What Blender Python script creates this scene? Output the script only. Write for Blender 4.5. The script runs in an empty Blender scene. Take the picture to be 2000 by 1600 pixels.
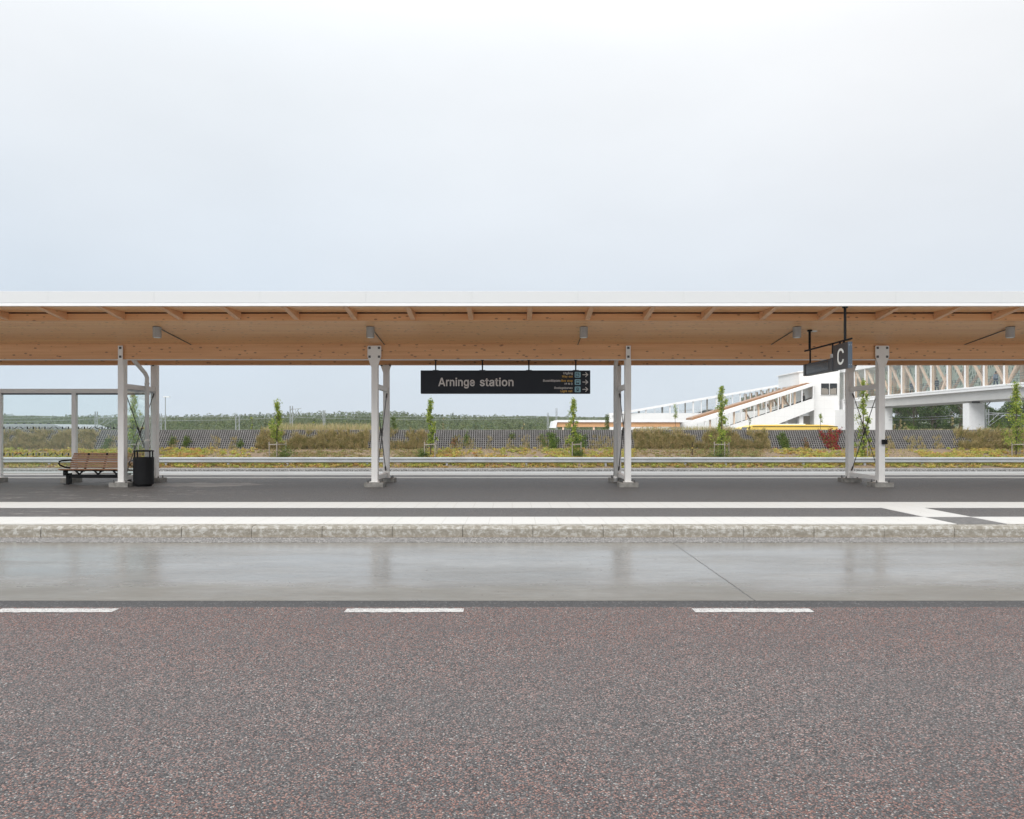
import bpy, bmesh, math, random
from mathutils import Vector, Matrix
R = math.radians
scene = bpy.context.scene
COL = scene.collection
F = 1450.0
EYE = 1.56

# ------------------------------------------------------------------ camera
cam_d = bpy.data.cameras.new("camera")
cam = bpy.data.objects.new("camera", cam_d)
COL.objects.link(cam)
cam.location = (0, 0, EYE)
cam.rotation_euler = (R(90), 0, 0)
cam_d.sensor_width = 36
cam_d.lens = 36 * F / 2000
cam_d.shift_y = 0.02
cam_d.clip_end = 4000
scene.camera = cam

# ------------------------------------------------------------------ world
SUN_EL, SUN_AZ = 42, 205
w = bpy.data.worlds.new("World")
scene.world = w
w.use_nodes = True
nt = w.node_tree
nt.nodes.clear()
N = nt.nodes.new
L = nt.links.new
out = N('ShaderNodeOutputWorld')
sky = N('ShaderNodeTexSky')
sky.sky_type = 'NISHITA'
sky.sun_disc = False
sky.sun_elevation = R(SUN_EL)
sky.sun_rotation = R(SUN_AZ)
bg1 = N('ShaderNodeBackground')
bg1.inputs[1].default_value = 0.06
L(sky.outputs[0], bg1.inputs[0])
tc = N('ShaderNodeTexCoord')
sep = N('ShaderNodeSeparateXYZ')
L(tc.outputs['Generated'], sep.inputs[0])
ramp = N('ShaderNodeValToRGB')
ramp.color_ramp.interpolation = 'B_SPLINE'
el = ramp.color_ramp.elements
stops = [(0.0, (.352, .39, .43)), (.13, (.365, .40, .438)), (.22, (.395, .42, .45)), (.36, (.462, .474, .488)),
         (.5, (.505, .509, .514)), (.68, (.90, .905, .91)), (1.0, (1, 1, 1))]
el[0].position = stops[0][0]; el[0].color = (*stops[0][1], 1)
el[1].position = 1.0; el[1].color = (*stops[-1][1], 1)
for p, c in stops[1:-1]:
    e = el.new(p); e.color = (*c, 1)
L(sep.outputs[2], ramp.inputs[0])
# slow cloud variation
nz = N('ShaderNodeTexNoise')
nz.inputs['Scale'].default_value = 1.3
nz.inputs['Detail'].default_value = 3
L(tc.outputs['Generated'], nz.inputs['Vector'])
mr = N('ShaderNodeMapRange')
mr.inputs[1].default_value = .3; mr.inputs[2].default_value = .7
mr.inputs[3].default_value = 0.0; mr.inputs[4].default_value = 1.0
L(nz.outputs[0], mr.inputs[0])
mr2 = N('ShaderNodeMapRange')                    # bluer toward the west
mr2.inputs[1].default_value = -.55; mr2.inputs[2].default_value = .4
mr2.inputs[3].default_value = 1.0; mr2.inputs[4].default_value = 0.0
L(sep.outputs[0], mr2.inputs[0])
mul = N('ShaderNodeMath'); mul.operation = 'MULTIPLY'
L(mr.outputs[0], mul.inputs[0]); L(mr2.outputs[0], mul.inputs[1])
cm = N('ShaderNodeMix'); cm.data_type = 'RGBA'; cm.blend_type = 'MULTIPLY'
L(mul.outputs[0], cm.inputs[0])
L(ramp.outputs[0], cm.inputs[6])
cm.inputs[7].default_value = (.90, .95, .99, 1)
bg2 = N('ShaderNodeBackground')
bg2.inputs[1].default_value = 1.92
nz2 = N('ShaderNodeTexNoise'); nz2.inputs['Scale'].default_value = 2.2; nz2.inputs['Detail'].default_value = 5
mp = N('ShaderNodeMapping'); mp.inputs['Scale'].default_value = (1, 1, 2.4)
L(tc.outputs['Generated'], mp.inputs[0]); L(mp.outputs[0], nz2.inputs['Vector'])
mr3 = N('ShaderNodeMapRange'); mr3.inputs[1].default_value = .35; mr3.inputs[2].default_value = .65
mr3.inputs[3].default_value = .955; mr3.inputs[4].default_value = 1.02
L(nz2.outputs[0], mr3.inputs[0])
cm2 = N('ShaderNodeVectorMath'); cm2.operation = 'SCALE'
L(cm.outputs[2], cm2.inputs[0]); L(mr3.outputs[0], cm2.inputs['Scale'])
L(cm2.outputs[0], bg2.inputs[0])
mixs = N('ShaderNodeMixShader'); mixs.inputs[0].default_value = 0.93
L(bg1.outputs[0], mixs.inputs[1]); L(bg2.outputs[0], mixs.inputs[2])
L(mixs.outputs[0], out.inputs[0])

sun_d = bpy.data.lights.new("sun", 'SUN')
sun_d.energy = 2.0
sun_d.angle = R(40)
sun_d.color = (1, .975, .94)
sun = bpy.data.objects.new("sun", sun_d)
COL.objects.link(sun)
sun.rotation_euler = (R(90 - SUN_EL), 0, R(180 - SUN_AZ + 0))
sun.location = (0, 0, 50)

scene.view_settings.view_transform = 'Standard'
scene.view_settings.look = 'None'
scene.view_settings.gamma = 1
scene.view_settings.exposure = 0.12

# ------------------------------------------------------------------ materials
def newmat(name):
    m = bpy.data.materials.new(name)
    m.use_nodes = True
    nt = m.node_tree
    b = nt.nodes['Principled BSDF']
    return m, nt, b

class NT:
    """tiny helper round a node tree"""
    def __init__(s, nt): s.nt = nt
    def n(s, t, **k):
        x = s.nt.nodes.new(t)
        for a, v in k.items(): setattr(x, a, v)
        return x
    def l(s, a, b): s.nt.links.new(a, b)
    def pos(s, scale=(1, 1, 1), obj=False):
        if obj: g = s.n('ShaderNodeTexCoord'); o = g.outputs['Object']
        else: g = s.n('ShaderNodeNewGeometry'); o = g.outputs['Position']
        m = s.n('ShaderNodeMapping'); m.inputs['Scale'].default_value = scale
        s.l(o, m.inputs[0]); return m.outputs[0]
    def noise(s, vec, scale=1, detail=4, rough=.55, dist=0):
        n = s.n('ShaderNodeTexNoise'); n.inputs['Scale'].default_value = scale
        n.inputs['Detail'].default_value = detail; n.inputs['Roughness'].default_value = rough
        n.inputs['Distortion'].default_value = dist
        s.l(vec, n.inputs['Vector']); return n.outputs[0]
    def voro(s, vec, scale=1, feature='F1'):
        n = s.n('ShaderNodeTexVoronoi', feature=feature); n.inputs['Scale'].default_value = scale
        s.l(vec, n.inputs['Vector']); return n
    def mr(s, v, a, b, c=0., d=1.):
        n = s.n('ShaderNodeMapRange'); 
        for i, x in enumerate((a, b, c, d)): n.inputs[i + 1].default_value = x
        s.l(v, n.inputs[0]); return n.outputs[0]
    def ramp(s, v, stops, interp='LINEAR'):
        n = s.n('ShaderNodeValToRGB'); cr = n.color_ramp; cr.interpolation = interp
        cr.elements[0].position = stops[0][0]; cr.elements[0].color = (*stops[0][1], 1)
        cr.elements[1].position = stops[-1][0]; cr.elements[1].color = (*stops[-1][1], 1)
        for p, c in stops[1:-1]:
            e = cr.elements.new(p); e.color = (*c, 1)
        s.l(v, n.inputs[0]); return n.outputs[0]
    def mix(s, f, a, b, mode='MIX'):
        n = s.n('ShaderNodeMix', data_type='RGBA', blend_type=mode)
        for i, x in ((0, f), (6, a), (7, b)):
            if isinstance(x, (int, float)): n.inputs[i].default_value = x
            elif isinstance(x, tuple): n.inputs[i].default_value = (*x, 1)
            else: s.l(x, n.inputs[i])
        return n.outputs[2]
    def math(s, op, a, b=None):
        n = s.n('ShaderNodeMath', operation=op)
        for i, x in enumerate((a, b)):
            if x is None: continue
            if isinstance(x, (int, float)): n.inputs[i].default_value = x
            else: s.l(x, n.inputs[i])
        return n.outputs[0]
    def sep(s, vec):
        n = s.n('ShaderNodeSeparateXYZ'); s.l(vec, n.inputs[0]); return n.outputs
    def bump(s, h, strength, dist, b):
        n = s.n('ShaderNodeBump'); n.inputs['Strength'].default_value = strength
        n.inputs['Distance'].default_value = dist
        s.l(h, n.inputs['Height']); s.l(n.outputs[0], b.inputs['Normal'])

def plain(name, c, rough=.5, metal=0., var=.12, vs=3.0, bump=0., bs=60):
    m, nt, b = newmat(name); t = NT(nt)
    p = t.pos()
    n1 = t.noise(p, vs, 5)
    dark = tuple(x * (1 - var) for x in c); lite = tuple(min(1, x * (1 + var * .6)) for x in c)
    col = t.ramp(n1, [(.3, dark), (.7, lite)])
    t.l(col, b.inputs['Base Color'])
    b.inputs['Roughness'].default_value = rough
    b.inputs['Metallic'].default_value = metal
    if bump: t.bump(t.noise(p, bs, 3), bump, .003, b)
    return m

def m_paint_white(name, c, dirt=(.45, .42, .37), amt=.35):
    m, nt, b = newmat(name); t = NT(nt)
    p = t.pos((1.2, 1.2, .5)); n1 = t.noise(p, 3, 6, .65)
    f = t.mr(n1, .5, .78, 0, amt)
    n2 = t.noise(t.pos((14, 14, 14)), 1, 3)
    f2 = t.math('MULTIPLY', f, t.mr(n2, .3, .7, .4, 1))
    t.l(t.mix(f2, c, dirt), b.inputs['Base Color'])
    b.inputs['Roughness'].default_value = .5
    return m

def m_wood(name, axis='x', board=None, base=((.62, .31, .135), (.80, .465, .235)), knots=1.0):
    m, nt, b = newmat(name); t = NT(nt)
    lo, hi = .35, 1.0
    sc = (lo * 1.0, 26, 26) if axis == 'x' else ((26, lo, 26) if axis == 'y' else (26, 26, lo))
    grain = t.noise(t.pos(sc), 1, 5, .6, .4)
    sc2 = (.5, 7, 7) if axis == 'x' else ((7, .5, 7) if axis == 'y' else (7, 7, .5))
    broad = t.noise(t.pos(sc2), 1, 3)
    v = t.math('ADD', t.math('MULTIPLY', grain, .55), t.math('MULTIPLY', broad, .45))
    col = t.ramp(v, [(.32, base[0]), (.66, base[1])])
    # knots
    ks = (4.8, 11, 11) if axis == 'x' else ((9, 4.2, 9) if axis == 'y' else (9, 9, 4.2))
    vo = t.voro(t.pos(ks), 1)
    k = t.ramp(vo.outputs['Distance'], [(.12, (1, 1, 1)), (.22, (0, 0, 0))])
    cs = t.n('ShaderNodeSeparateColor'); t.l(vo.outputs['Color'], cs.inputs[0])
    sel = t.mr(cs.outputs[0], .12, .2)
    kf = t.math('MULTIPLY', t.math('MULTIPLY', k, sel), .75 * knots)
    col = t.mix(kf, col, (.16, .07, .035))
    if board:
        ax, wdt = board
        c = t.sep(t.pos())[ax]
        q = t.math('DIVIDE', c, wdt)
        fr = t.math('FRACT', q)
        line = t.ramp(fr, [(0, (1, 1, 1)), (.045, (0, 0, 0))], 'LINEAR')
        # per-board tone
        fl = t.math('FLOOR', q)
        wn = t.n('ShaderNodeTexWhiteNoise', noise_dimensions='1D'); t.l(fl, wn.inputs['W'])
        tone = t.mr(wn.outputs[0], 0, 1, 0, .45)
        col = t.mix(tone, col, base[0])
        col = t.mix(t.math('MULTIPLY', line, .8), col, (.25, .12, .06))
    t.l(col, b.inputs['Base Color'])
    b.inputs['Roughness'].default_value = .42
    t.bump(grain, .15, .004, b)
    return m

def m_asphalt(name, stones, cell=85, rough=.75, tint=None, extra=None, bump=.6, rmin=None):
    m, nt, b = newmat(name); t = NT(nt)
    p = t.pos()
    n0 = t.n('ShaderNodeTexNoise'); n0.inputs['Scale'].default_value = cell * .7
    t.l(p, n0.inputs['Vector'])
    add = t.n('ShaderNodeVectorMath', operation='MULTIPLY_ADD')
    t.l(n0.outputs[1], add.inputs[0]); add.inputs[1].default_value = (.012,) * 3; t.l(p, add.inputs[2])
    v1 = t.voro(add.outputs[0], cell)
    cs = t.n('ShaderNodeSeparateColor'); t.l(v1.outputs['Color'], cs.inputs[0])
    col = t.ramp(cs.outputs[0], stones, 'CONSTANT')
    # per-stone brightness jitter and dark binder between stones
    col = t.mix(t.mr(cs.outputs[1], 0, 1, 0, .28), col, (.05, .047, .047))
    edge = t.mr(v1.outputs['Distance'], .42, .66, 0, .85)
    col = t.mix(edge, col, (.035, .034, .036))
    big = t.noise(t.pos((.5, 1.6, 1)), 1, 4)
    if tint: col = t.mix(t.mr(big, .35, .7, 0, tint[1]), col, tint[0])
    if extra: col = extra(t, col)
    t.l(col, b.inputs['Base Color'])
    if rmin is None: b.inputs['Roughness'].default_value = rough
    else: t.l(t.mr(t.noise(t.pos((.3, 1, 1)), 1.2, 4), .35, .65, rmin, rough), b.inputs['Roughness'])
    if bump: t.bump(t.math('SUBTRACT', 1.0, v1.outputs['Distance']), bump, .006, b)
    return m

def red_extra(t, col):
    y = t.sep(t.pos())[1]
    wob = t.noise(t.pos((.35, .8, 1)), 1, 3)
    yy = t.math('ADD', y, t.mr(wob, .3, .7, -.35, .35))
    st = t.noise(t.pos((1.1, 1.6, 1)), 1.0, 5, .6)
    col = t.mix(t.mr(st, .42, .68, 0, .30), col, (.085, .078, .08))
    near = t.mr(yy, 4.6, 3.0, 0, .12)
    col = t.mix(near, col, (.07, .06, .062))
    f = t.ramp(t.mr(yy, 2, 7), [(.15, (0, 0, 0)), (.3, (.5,) * 3), (.42, (.8,) * 3), (.6, (.4,) * 3), (.75, (0, 0, 0))])
    hs = t.n('ShaderNodeHueSaturation'); hs.inputs['Saturation'].default_value = .5; hs.inputs['Value'].default_value = 1.0
    t.l(col, hs.inputs['Color'])
    return t.mix(f, col, hs.outputs[0])

M = {}
M['red_asphalt'] = m_asphalt('red_asphalt', [(0, (.03, .028, .029)), (.13, (.28, .125, .095)), (.31, (.15, .138, .137)),
    (.54, (.42, .215, .165)), (.67, (.10, .096, .098)), (.84, (.26, .24, .23)), (.965, (.50, .48, .45))], 116, .8, None, red_extra, 1.0)
M['black_asphalt'] = m_asphalt('black_asphalt', [(0, (.022, .022, .023)), (.4, (.042, .042, .042)), (.8, (.07, .068, .068)), (.95, (.17, .17, .17))], 80, .6, None, None, .6)

def plat_extra(t, col):
    # pale scuffs and dried puddle edges
    p = t.pos((.55, 2.4, 1))
    a = t.noise(p, 1.1, 6, .62, 1.2)
    band = t.ramp(a, [(.55, (0, 0, 0)), (.58, (1, 1, 1)), (.605, (0, 0, 0))])
    s = t.sep(t.pos())
    loc = t.math('MULTIPLY', t.mr(s[0], -12.5, -10.5), t.mr(s[0], -4.5, -7.5))
    f = t.math('MULTIPLY', t.math('MULTIPLY', t.math('MULTIPLY', band, loc), t.mr(t.noise(t.pos((6, 9, 1)), 1, 4), .4, .6)), .8)
    col = t.mix(f, col, (.45, .43, .40))
    ex = t.math('DIVIDE', t.math('ADD', s[0], 8.0), 1.9); ey = t.math('DIVIDE', t.math('ADD', s[1], -18.9), .75)
    dd = t.math('ADD', t.math('ADD', t.math('MULTIPLY', ex, ex), t.math('MULTIPLY', ey, ey)), t.mr(t.noise(t.pos((1.5, 3, 1)), 1.2, 6, .7), .3, .7, -.7, .7))
    col = t.mix(t.math('MULTIPLY', t.mr(dd, .55, .8, 1, 0), .55), col, (.42, .40, .37))
    b2 = t.noise(t.pos((.25, 1.3, 1)), 1, 4)
    return t.mix(t.mr(b2, .4, .62, 0, .35), col, (.10, .095, .09))
M['platform'] = m_asphalt('platform_asphalt', [(0, (.11, .108, .107)), (.35, (.145, .143, .142)), (.7, (.19, .187, .185)), (.93, (.32, .31, .30))], 110, .62, None, plat_extra, .35)

def m_concrete_wet():
    m, nt, b = newmat('wet_concrete'); t = NT(nt)
    p = t.pos((.5, 1.8, 1))
    a = t.noise(p, 1.0, 7, .6, .6)
    fine = t.noise(t.pos((5, 22, 5)), 1, 5, .65)
    col = t.ramp(t.mix(.35, a, t.noise(t.pos((.22, .7, 1)), 1, 4)), [(.36, (.170, .166, .156)), (.66, (.262, .257, .244))])
    col = t.mix(t.mr(fine, .4, .72, 0, .55), col, (.12, .115, .105))
    s = t.sep(t.pos())
    wob = t.mr(t.noise(t.pos((.8, 2, 1)), 1, 5, .65), .3, .7, -.4, .4)
    near = t.mr(t.math('ADD', s[1], wob), 6.95, 7.7, 1, 0)      # mud gathered along the low edge
    col = t.mix(t.math('MULTIPLY', t.math('MULTIPLY', near, t.mr(t.noise(t.pos((1.6, 5, 1)), 1, 5, .7), .3, .7, .3, 1.0)), .6), col, (.12, .108, .085))
    far = t.mr(t.math('ADD', s[1], t.math('MULTIPLY', wob, .3)), 9.9, 10.25, 0, .5)
    col = t.mix(far, col, (.16, .15, .13))
    # loose grit
    gv = t.voro(t.pos((1, .6, 1)), 15)
    cs = t.n('ShaderNodeSeparateColor'); t.l(gv.outputs['Color'], cs.inputs[0])
    dots = t.math('MULTIPLY', t.ramp(gv.outputs['Distance'], [(.09, (1, 1, 1)), (.16, (0, 0, 0))]), t.mr(cs.outputs[0], .72, .76))
    reg = t.mr(t.noise(t.pos((.35, .9, 1)), 1.0, 3), .42, .6)
    dots = t.math('MULTIPLY', dots, reg)
    col = t.mix(dots, col, (.07, .065, .06))
    # saw-cut joint
    jx = t.math('ABSOLUTE', t.math('ADD', s[0], t.math('ADD', -2.22, t.mr(t.noise(t.pos((1, 6, 1)), 1, 2), 0, 1, -.012, .012))))
    j = t.mr(jx, .004, .011, 1, 0)
    col = t.mix(j, col, (.05, .05, .048))
    t.l(col, b.inputs['Base Color'])
    rr = t.mr(t.noise(t.pos((.35, 1.3, 1)), 1, 5, .6), .35, .68, .13, .27)
    rr = t.math('ADD', rr, t.math('MULTIPLY', near, .18))
    t.l(rr, b.inputs['Roughness'])
    b.inputs['IOR'].default_value = 1.5
    b.inputs['Specular Tint'].default_value = (1, .975, .94, 1)
    h = t.math('SUBTRACT', t.math('MULTIPLY', fine, .3), t.math('ADD', j, t.math('MULTIPLY', dots, -.8)))
    t.bump(h, .5, .004, b)
    return m
M['concrete'] = m_concrete_wet()
M['grit'] = m_asphalt('grit', [(0, (.2, .19, .18)), (.4, (.42, .41, .40)), (.7, (.28, .27, .26)), (.9, (.6, .58, .55))], 60, .8, None, None, .6)

def m_tile(name, c=(.74, .73, .70)):
    m, nt, b = newmat(name); t = NT(nt)
    s = t.sep(t.pos())
    q = t.math('DIVIDE', s[0], .35)
    fl = t.math('FLOOR', q)
    wn = t.n('ShaderNodeTexWhiteNoise', noise_dimensions='1D'); t.l(fl, wn.inputs['W'])
    col = t.mix(t.mr(wn.outputs[0], 0, 1, 0, .22), c, (.60, .585, .55))
    n = t.noise(t.pos((3, 3, 3)), 1, 6, .7)
    col = t.mix(t.mr(n, .5, .75, 0, .3), col, (.52, .49, .43))
    line = t.ramp(t.math('FRACT', q), [(0, (1, 1, 1)), (.03, (0, 0, 0))])
    line2 = t.ramp(t.math('FRACT', t.math('DIVIDE', t.math('ADD', s[1], -10.98), .348)), [(0, (1, 1, 1)), (.03, (0, 0, 0))])
    col = t.mix(t.math('MULTIPLY', t.math('MAXIMUM', line, t.math('MULTIPLY', line2, .35)), .8), col, (.33, .31, .28))
    sp = t.voro(t.pos((1, 1, 1)), 7)
    cs = t.n('ShaderNodeSeparateColor'); t.l(sp.outputs['Color'], cs.inputs[0])
    f = t.math('MULTIPLY', t.ramp(sp.outputs['Distance'], [(.05, (1, 1, 1)), (.1, (0, 0, 0))]), t.mr(cs.outputs[0], .85, .9))
    col = t.mix(f, col, (.12, .10, .08))
    t.l(col, b.inputs['Base Color']); b.inputs['Roughness'].default_value = .6
    return m
M['tile'] = m_tile('white_tiles', (.575, .57, .55))
M['ribbed'] = plain('ribbed_iron', (.21, .205, .20), .6, 0, .25, 20)

def m_kerb():
    m, nt, b = newmat('granite_kerb'); t = NT(nt)
    n = t.noise(t.pos((5, 5, 6)), 2.4, 8, .80, .3)
    col = t.ramp(n, [(.40, (.20, .18, .145)), (.50, (.27, .25, .21)), (.58, (.43, .42, .39))])
    z = t.sep(t.pos())[2]
    low = t.mr(z, .0, .05, .6, 0)
    col = t.mix(low, col, (.28, .22, .155))
    f = t.noise(t.pos((60, 60, 60)), 1, 3, .8)
    col = t.mix(t.mr(f, .5, .7, 0, .4), col, (.22, .20, .18))
    t.l(col, b.inputs['Base Color']); b.inputs['Roughness'].default_value = .8
    t.bump(n, .5, .01, b)
    return m
M['kerb'] = m_kerb()
M['marking'] = None
def m_marking():
    m, nt, b = newmat('road_paint'); t = NT(nt)
    v = t.voro(t.pos(), 92); cs = t.n('ShaderNodeSeparateColor'); t.l(v.outputs['Color'], cs.inputs[0])
    worn = t.math('ADD', cs.outputs[0], t.mr(t.noise(t.pos(), 6, 4), .3, .7, -.25, .3))
    col = t.ramp(worn, [(.0, (.44, .44, .43)), (.50, (.54, .54, .52)), (.74, (.38, .36, .35)), (1, (.24, .21, .21))])
    t.l(col, b.inputs['Base Color']); b.inputs['Roughness'].default_value = .65
    t.bump(t.math('SUBTRACT', 1.0, v.outputs['Distance']), .6, .005, b)
    return m
M['marking'] = m_marking()
M['far_concrete'] = plain('far_lane_concrete', (.30, .30, .295), .5, 0, .15, .4)
M['verge_gravel'] = m_asphalt('verge_gravel', [(0, (.27, .265, .255)), (.5, (.38, .37, .36)), (.85, (.52, .51, .49))], 25, .9, None, None, .3)
M['soil'] = plain('soil', (.20, .145, .095), .95, 0, .35, 6, .6, 20)
M['field'] = plain('field', (.12, .13, .055), .95, 0, .5, .05)
M['hillm'] = plain('wooded_hill', (.06, .085, .035), .95, 0, .5, .12)
M['white'] = m_paint_white('white_steel', (.85, .835, .81), (.45, .42, .37), .25)
M['fascia'] = m_paint_white('fascia_white', (.62, .63, .635), (.6, .6, .58), .25)
M['clad'] = None
def m_clad():
    m, nt, b = newmat('white_cladding'); t = NT(nt)
    s = t.sep(t.pos())
    a = t.ramp(t.math('FRACT', t.math('DIVIDE', t.math('ADD', s[0], t.math('MULTIPLY', s[1], 1.0)), 1.5)), [(0, (1, 1, 1)), (.04, (0, 0, 0))])
    c = t.ramp(t.math('FRACT', t.math('DIVIDE', s[2], 1.2)), [(0, (1, 1, 1)), (.05, (0, 0, 0))])
    col = t.mix(t.math('MULTIPLY', t.math('MAXIMUM', a, c), .22), (.86, .86, .85), (.4, .4, .4))
    n = t.noise(t.pos((.3, .3, .6)), 1, 4)
    col = t.mix(t.mr(n, .4, .7, 0, .12), col, (.6, .59, .57))
    t.l(col, b.inputs['Base Color']); b.inputs['Roughness'].default_value = .45
    return m
M['clad'] = m_clad()
M['bright'] = plain('bright_white_paint', (.86, .86, .86), .4, 0, .05)
M['girder'] = plain('girder_paint', (.55, .545, .53), .5, 0, .08, .4)
M['woodx'] = m_wood('glulam_beam', 'x')
M['soffit'] = m_wood('timber_soffit', 'x', (1, .115), ((.84, .435, .19), (.99, .645, .335)), .9)
M['woody'] = m_wood('rafter_wood', 'y', None, ((.70, .39, .20), (.86, .53, .30)), .5)
M['woodz'] = m_wood('strut_wood', 'z', None, ((.86, .60, .43), (.94, .72, .56)), .2)
M['brownroof'] = m_wood('brown_cladding', 'x', None, ((.24, .12, .055), (.36, .20, .10)), .2)
M['bench'] = m_wood('oiled_slats', 'x', None, ((.22, .10, .045), (.37, .19, .095)), .5)
M['black'] = plain('black_steel', (.008, .008, .009), .6, 0, .2, 8)
M['anth'] = plain('anthracite_panel', (.011, .013, .019), .5, 0, .1, 4)
M['black'].node_tree.nodes['Principled BSDF'].inputs['Specular IOR Level'].default_value = .2
M['anth'].node_tree.nodes['Principled BSDF'].inputs['Specular IOR Level'].default_value = .25
M['anth2'] = plain('dark_grey_box', (.045, .048, .055), .38, 0, .1, 4)
M['blueend'] = plain('blue_grey_end_plate', (.06, .08, .105), .45, 0, .08, 4)
M['screen'] = None
def m_screen():
    m, nt, b = newmat('screen_painted_reflections'); t = NT(nt)
    z = t.sep(t.pos())[2]
    r = t.ramp(t.math('FRACT', t.math('DIVIDE', z, .085)), [(0, (.012, .012, .012)), (.6, (.022, .02, .018)), (.75, (.05, .046, .04)), (.9, (.016, .016, .016))])  # paler bands are horizontal reflections painted into the screen colour
    t.l(r, b.inputs['Base Color']); b.inputs['Roughness'].default_value = .22
    return m
M['screen'] = m_screen()
M['lamp'] = plain('lamp_grey', (.36, .35, .335), .5, 0, .08, 6)
M['galv'] = plain('galvanised_steel', (.50, .51, .52), .38, .35, .2, 2.5)
M['rail'] = plain('guard_rail_zinc', (.40, .42, .435), .45, .3, .15, 1.2)
M['pole'] = plain('grey_mast', (.34, .36, .37), .5, .2, .1, 1)
M['block'] = plain('cast_concrete', (.27, .26, .24), .85, 0, .35, 9, .6, 50)
M['dark_seam'] = plain('dark_seam', (.02, .018, .017), .8)
M['bolt'] = plain('bolt_steel', (.12, .12, .12), .4, .6, .1)
M['cable'] = plain('steel_cable', (.13, .13, .13), .4, .6, .1)
M['txt_grey'] = plain('lettering_grey', (.58, .54, .51), .5, 0, .02)
M['txt_gold'] = plain('lettering_gold', (.62, .36, .05), .5, 0, .02)
M['txt_white'] = plain('lettering_white', (.82, .84, .82), .5, 0, .02)
M['icon'] = plain('icon_blue', (.22, .40, .46), .5, 0, .02)
M['sticker'] = plain('film_black', (.012, .012, .012), .6)
M['stickerg'] = plain('film_grey', (.34, .35, .36), .6)
M['yellow'] = plain('bus_yellow', (.80, .56, .12), .35, 0, .06, .5)
M['busglass'] = plain('bus_glass', (.03, .035, .04), .1, 0, .1)
M['tyre'] = plain('tyre_rubber', (.02, .02, .02), .8)
M['stakewood'] = plain('weathered_stake', (.33, .29, .25), .85, 0, .3, 20)
M['wallcore'] = plain('wall_core_fabric', (.05, .045, .042), .95, 0, .5, 8, .6, 15)
M['wire'] = plain('wall_wire', (.27, .26, .255), .6, .1, .25, 3)
M['bark'] = plain('bark', (.10, .08, .06), .9, 0, .3, 30)
M['greyroof'] = plain('grey_sheet_roof', (.30, .32, .34), .5, 0, .1, .2)
M['beige'] = plain('beige_recess', (.34, .31, .27), .8, 0, .1, .5)
M['navy'] = plain('navy_door', (.04, .07, .12), .3, 0, .1, .5)
M['floor_in'] = plain('interior_floor', (.72, .71, .69), .6, 0, .1, .5)
M['skin'] = plain('skin', (.50, .30, .21), .6, 0, .05)
M['hair'] = plain('hair', (.05, .035, .025), .7, 0, .1)
M['cl_blue'] = plain('pale_blue_cloth', (.36, .46, .62), .85, 0, .1)
M['cl_dark'] = plain('dark_cloth', (.03, .035, .05), .9, 0, .1)
M['cl_navy'] = plain('navy_cloth', (.05, .08, .16), .9, 0, .1)
M['cl_red'] = plain('red_brown_cloth', (.22, .06, .05), .9, 0, .1)

def m_glass(name, tint=(.955, .982, .975), refl=1.0):
    m, nt, b = newmat(name); t = NT(nt)
    nt.nodes.remove(b)
    o = nt.nodes['Material Output']
    tr = t.n('ShaderNodeBsdfTransparent'); tr.inputs[0].default_value = (*tint, 1)
    gl = t.n('ShaderNodeBsdfGlossy'); gl.inputs['Roughness'].default_value = .02
    gl.inputs[0].default_value = (.95, 1, .98, 1)
    fr = t.n('ShaderNodeLayerWeight'); fr.inputs[0].default_value = .5
    f = t.math('MULTIPLY', t.math('ADD', t.math('MULTIPLY', t.math('POWER', fr.outputs['Facing'], 5.0), .9), .035), refl)
    mx = t.n('ShaderNodeMixShader')
    t.l(f, mx.inputs[0]); t.l(tr.outputs[0], mx.inputs[1]); t.l(gl.outputs[0], mx.inputs[2])
    t.l(mx.outputs[0], o.inputs[0])
    return m
M['glass'] = m_glass('shelter_glass')
M['glass2'] = m_glass('station_glass', (.96, .965, .96), 1.1)

def m_pattern():
    m, nt, b = newmat('patterned_glazing'); t = NT(nt)
    v = t.voro(t.pos((3, 3.2, 1.3)), 1)
    col = t.ramp(v.outputs['Distance'], [(.26, (.20, .28, .22)), (.38, (.85, .90, .84))])
    v2 = t.noise(t.pos((.5, .5, .5)), 1, 2)
    col = t.mix(t.mr(v2, .35, .65, 0, .3), col, (.8, .86, .82))
    t.l(col, b.inputs['Base Color']); b.inputs['Roughness'].default_value = .4
    tr = t.n('ShaderNodeBsdfTranslucent'); t.l(col, tr.inputs[0])
    mx = t.n('ShaderNodeMixShader'); mx.inputs[0].default_value = .55
    o = nt.nodes['Material Output']
    t.l(b.outputs[0], mx.inputs[1]); t.l(tr.outputs[0], mx.inputs[2]); t.l(mx.outputs[0], o.inputs[0])
    return m
M['pattern'] = m_pattern()

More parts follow.
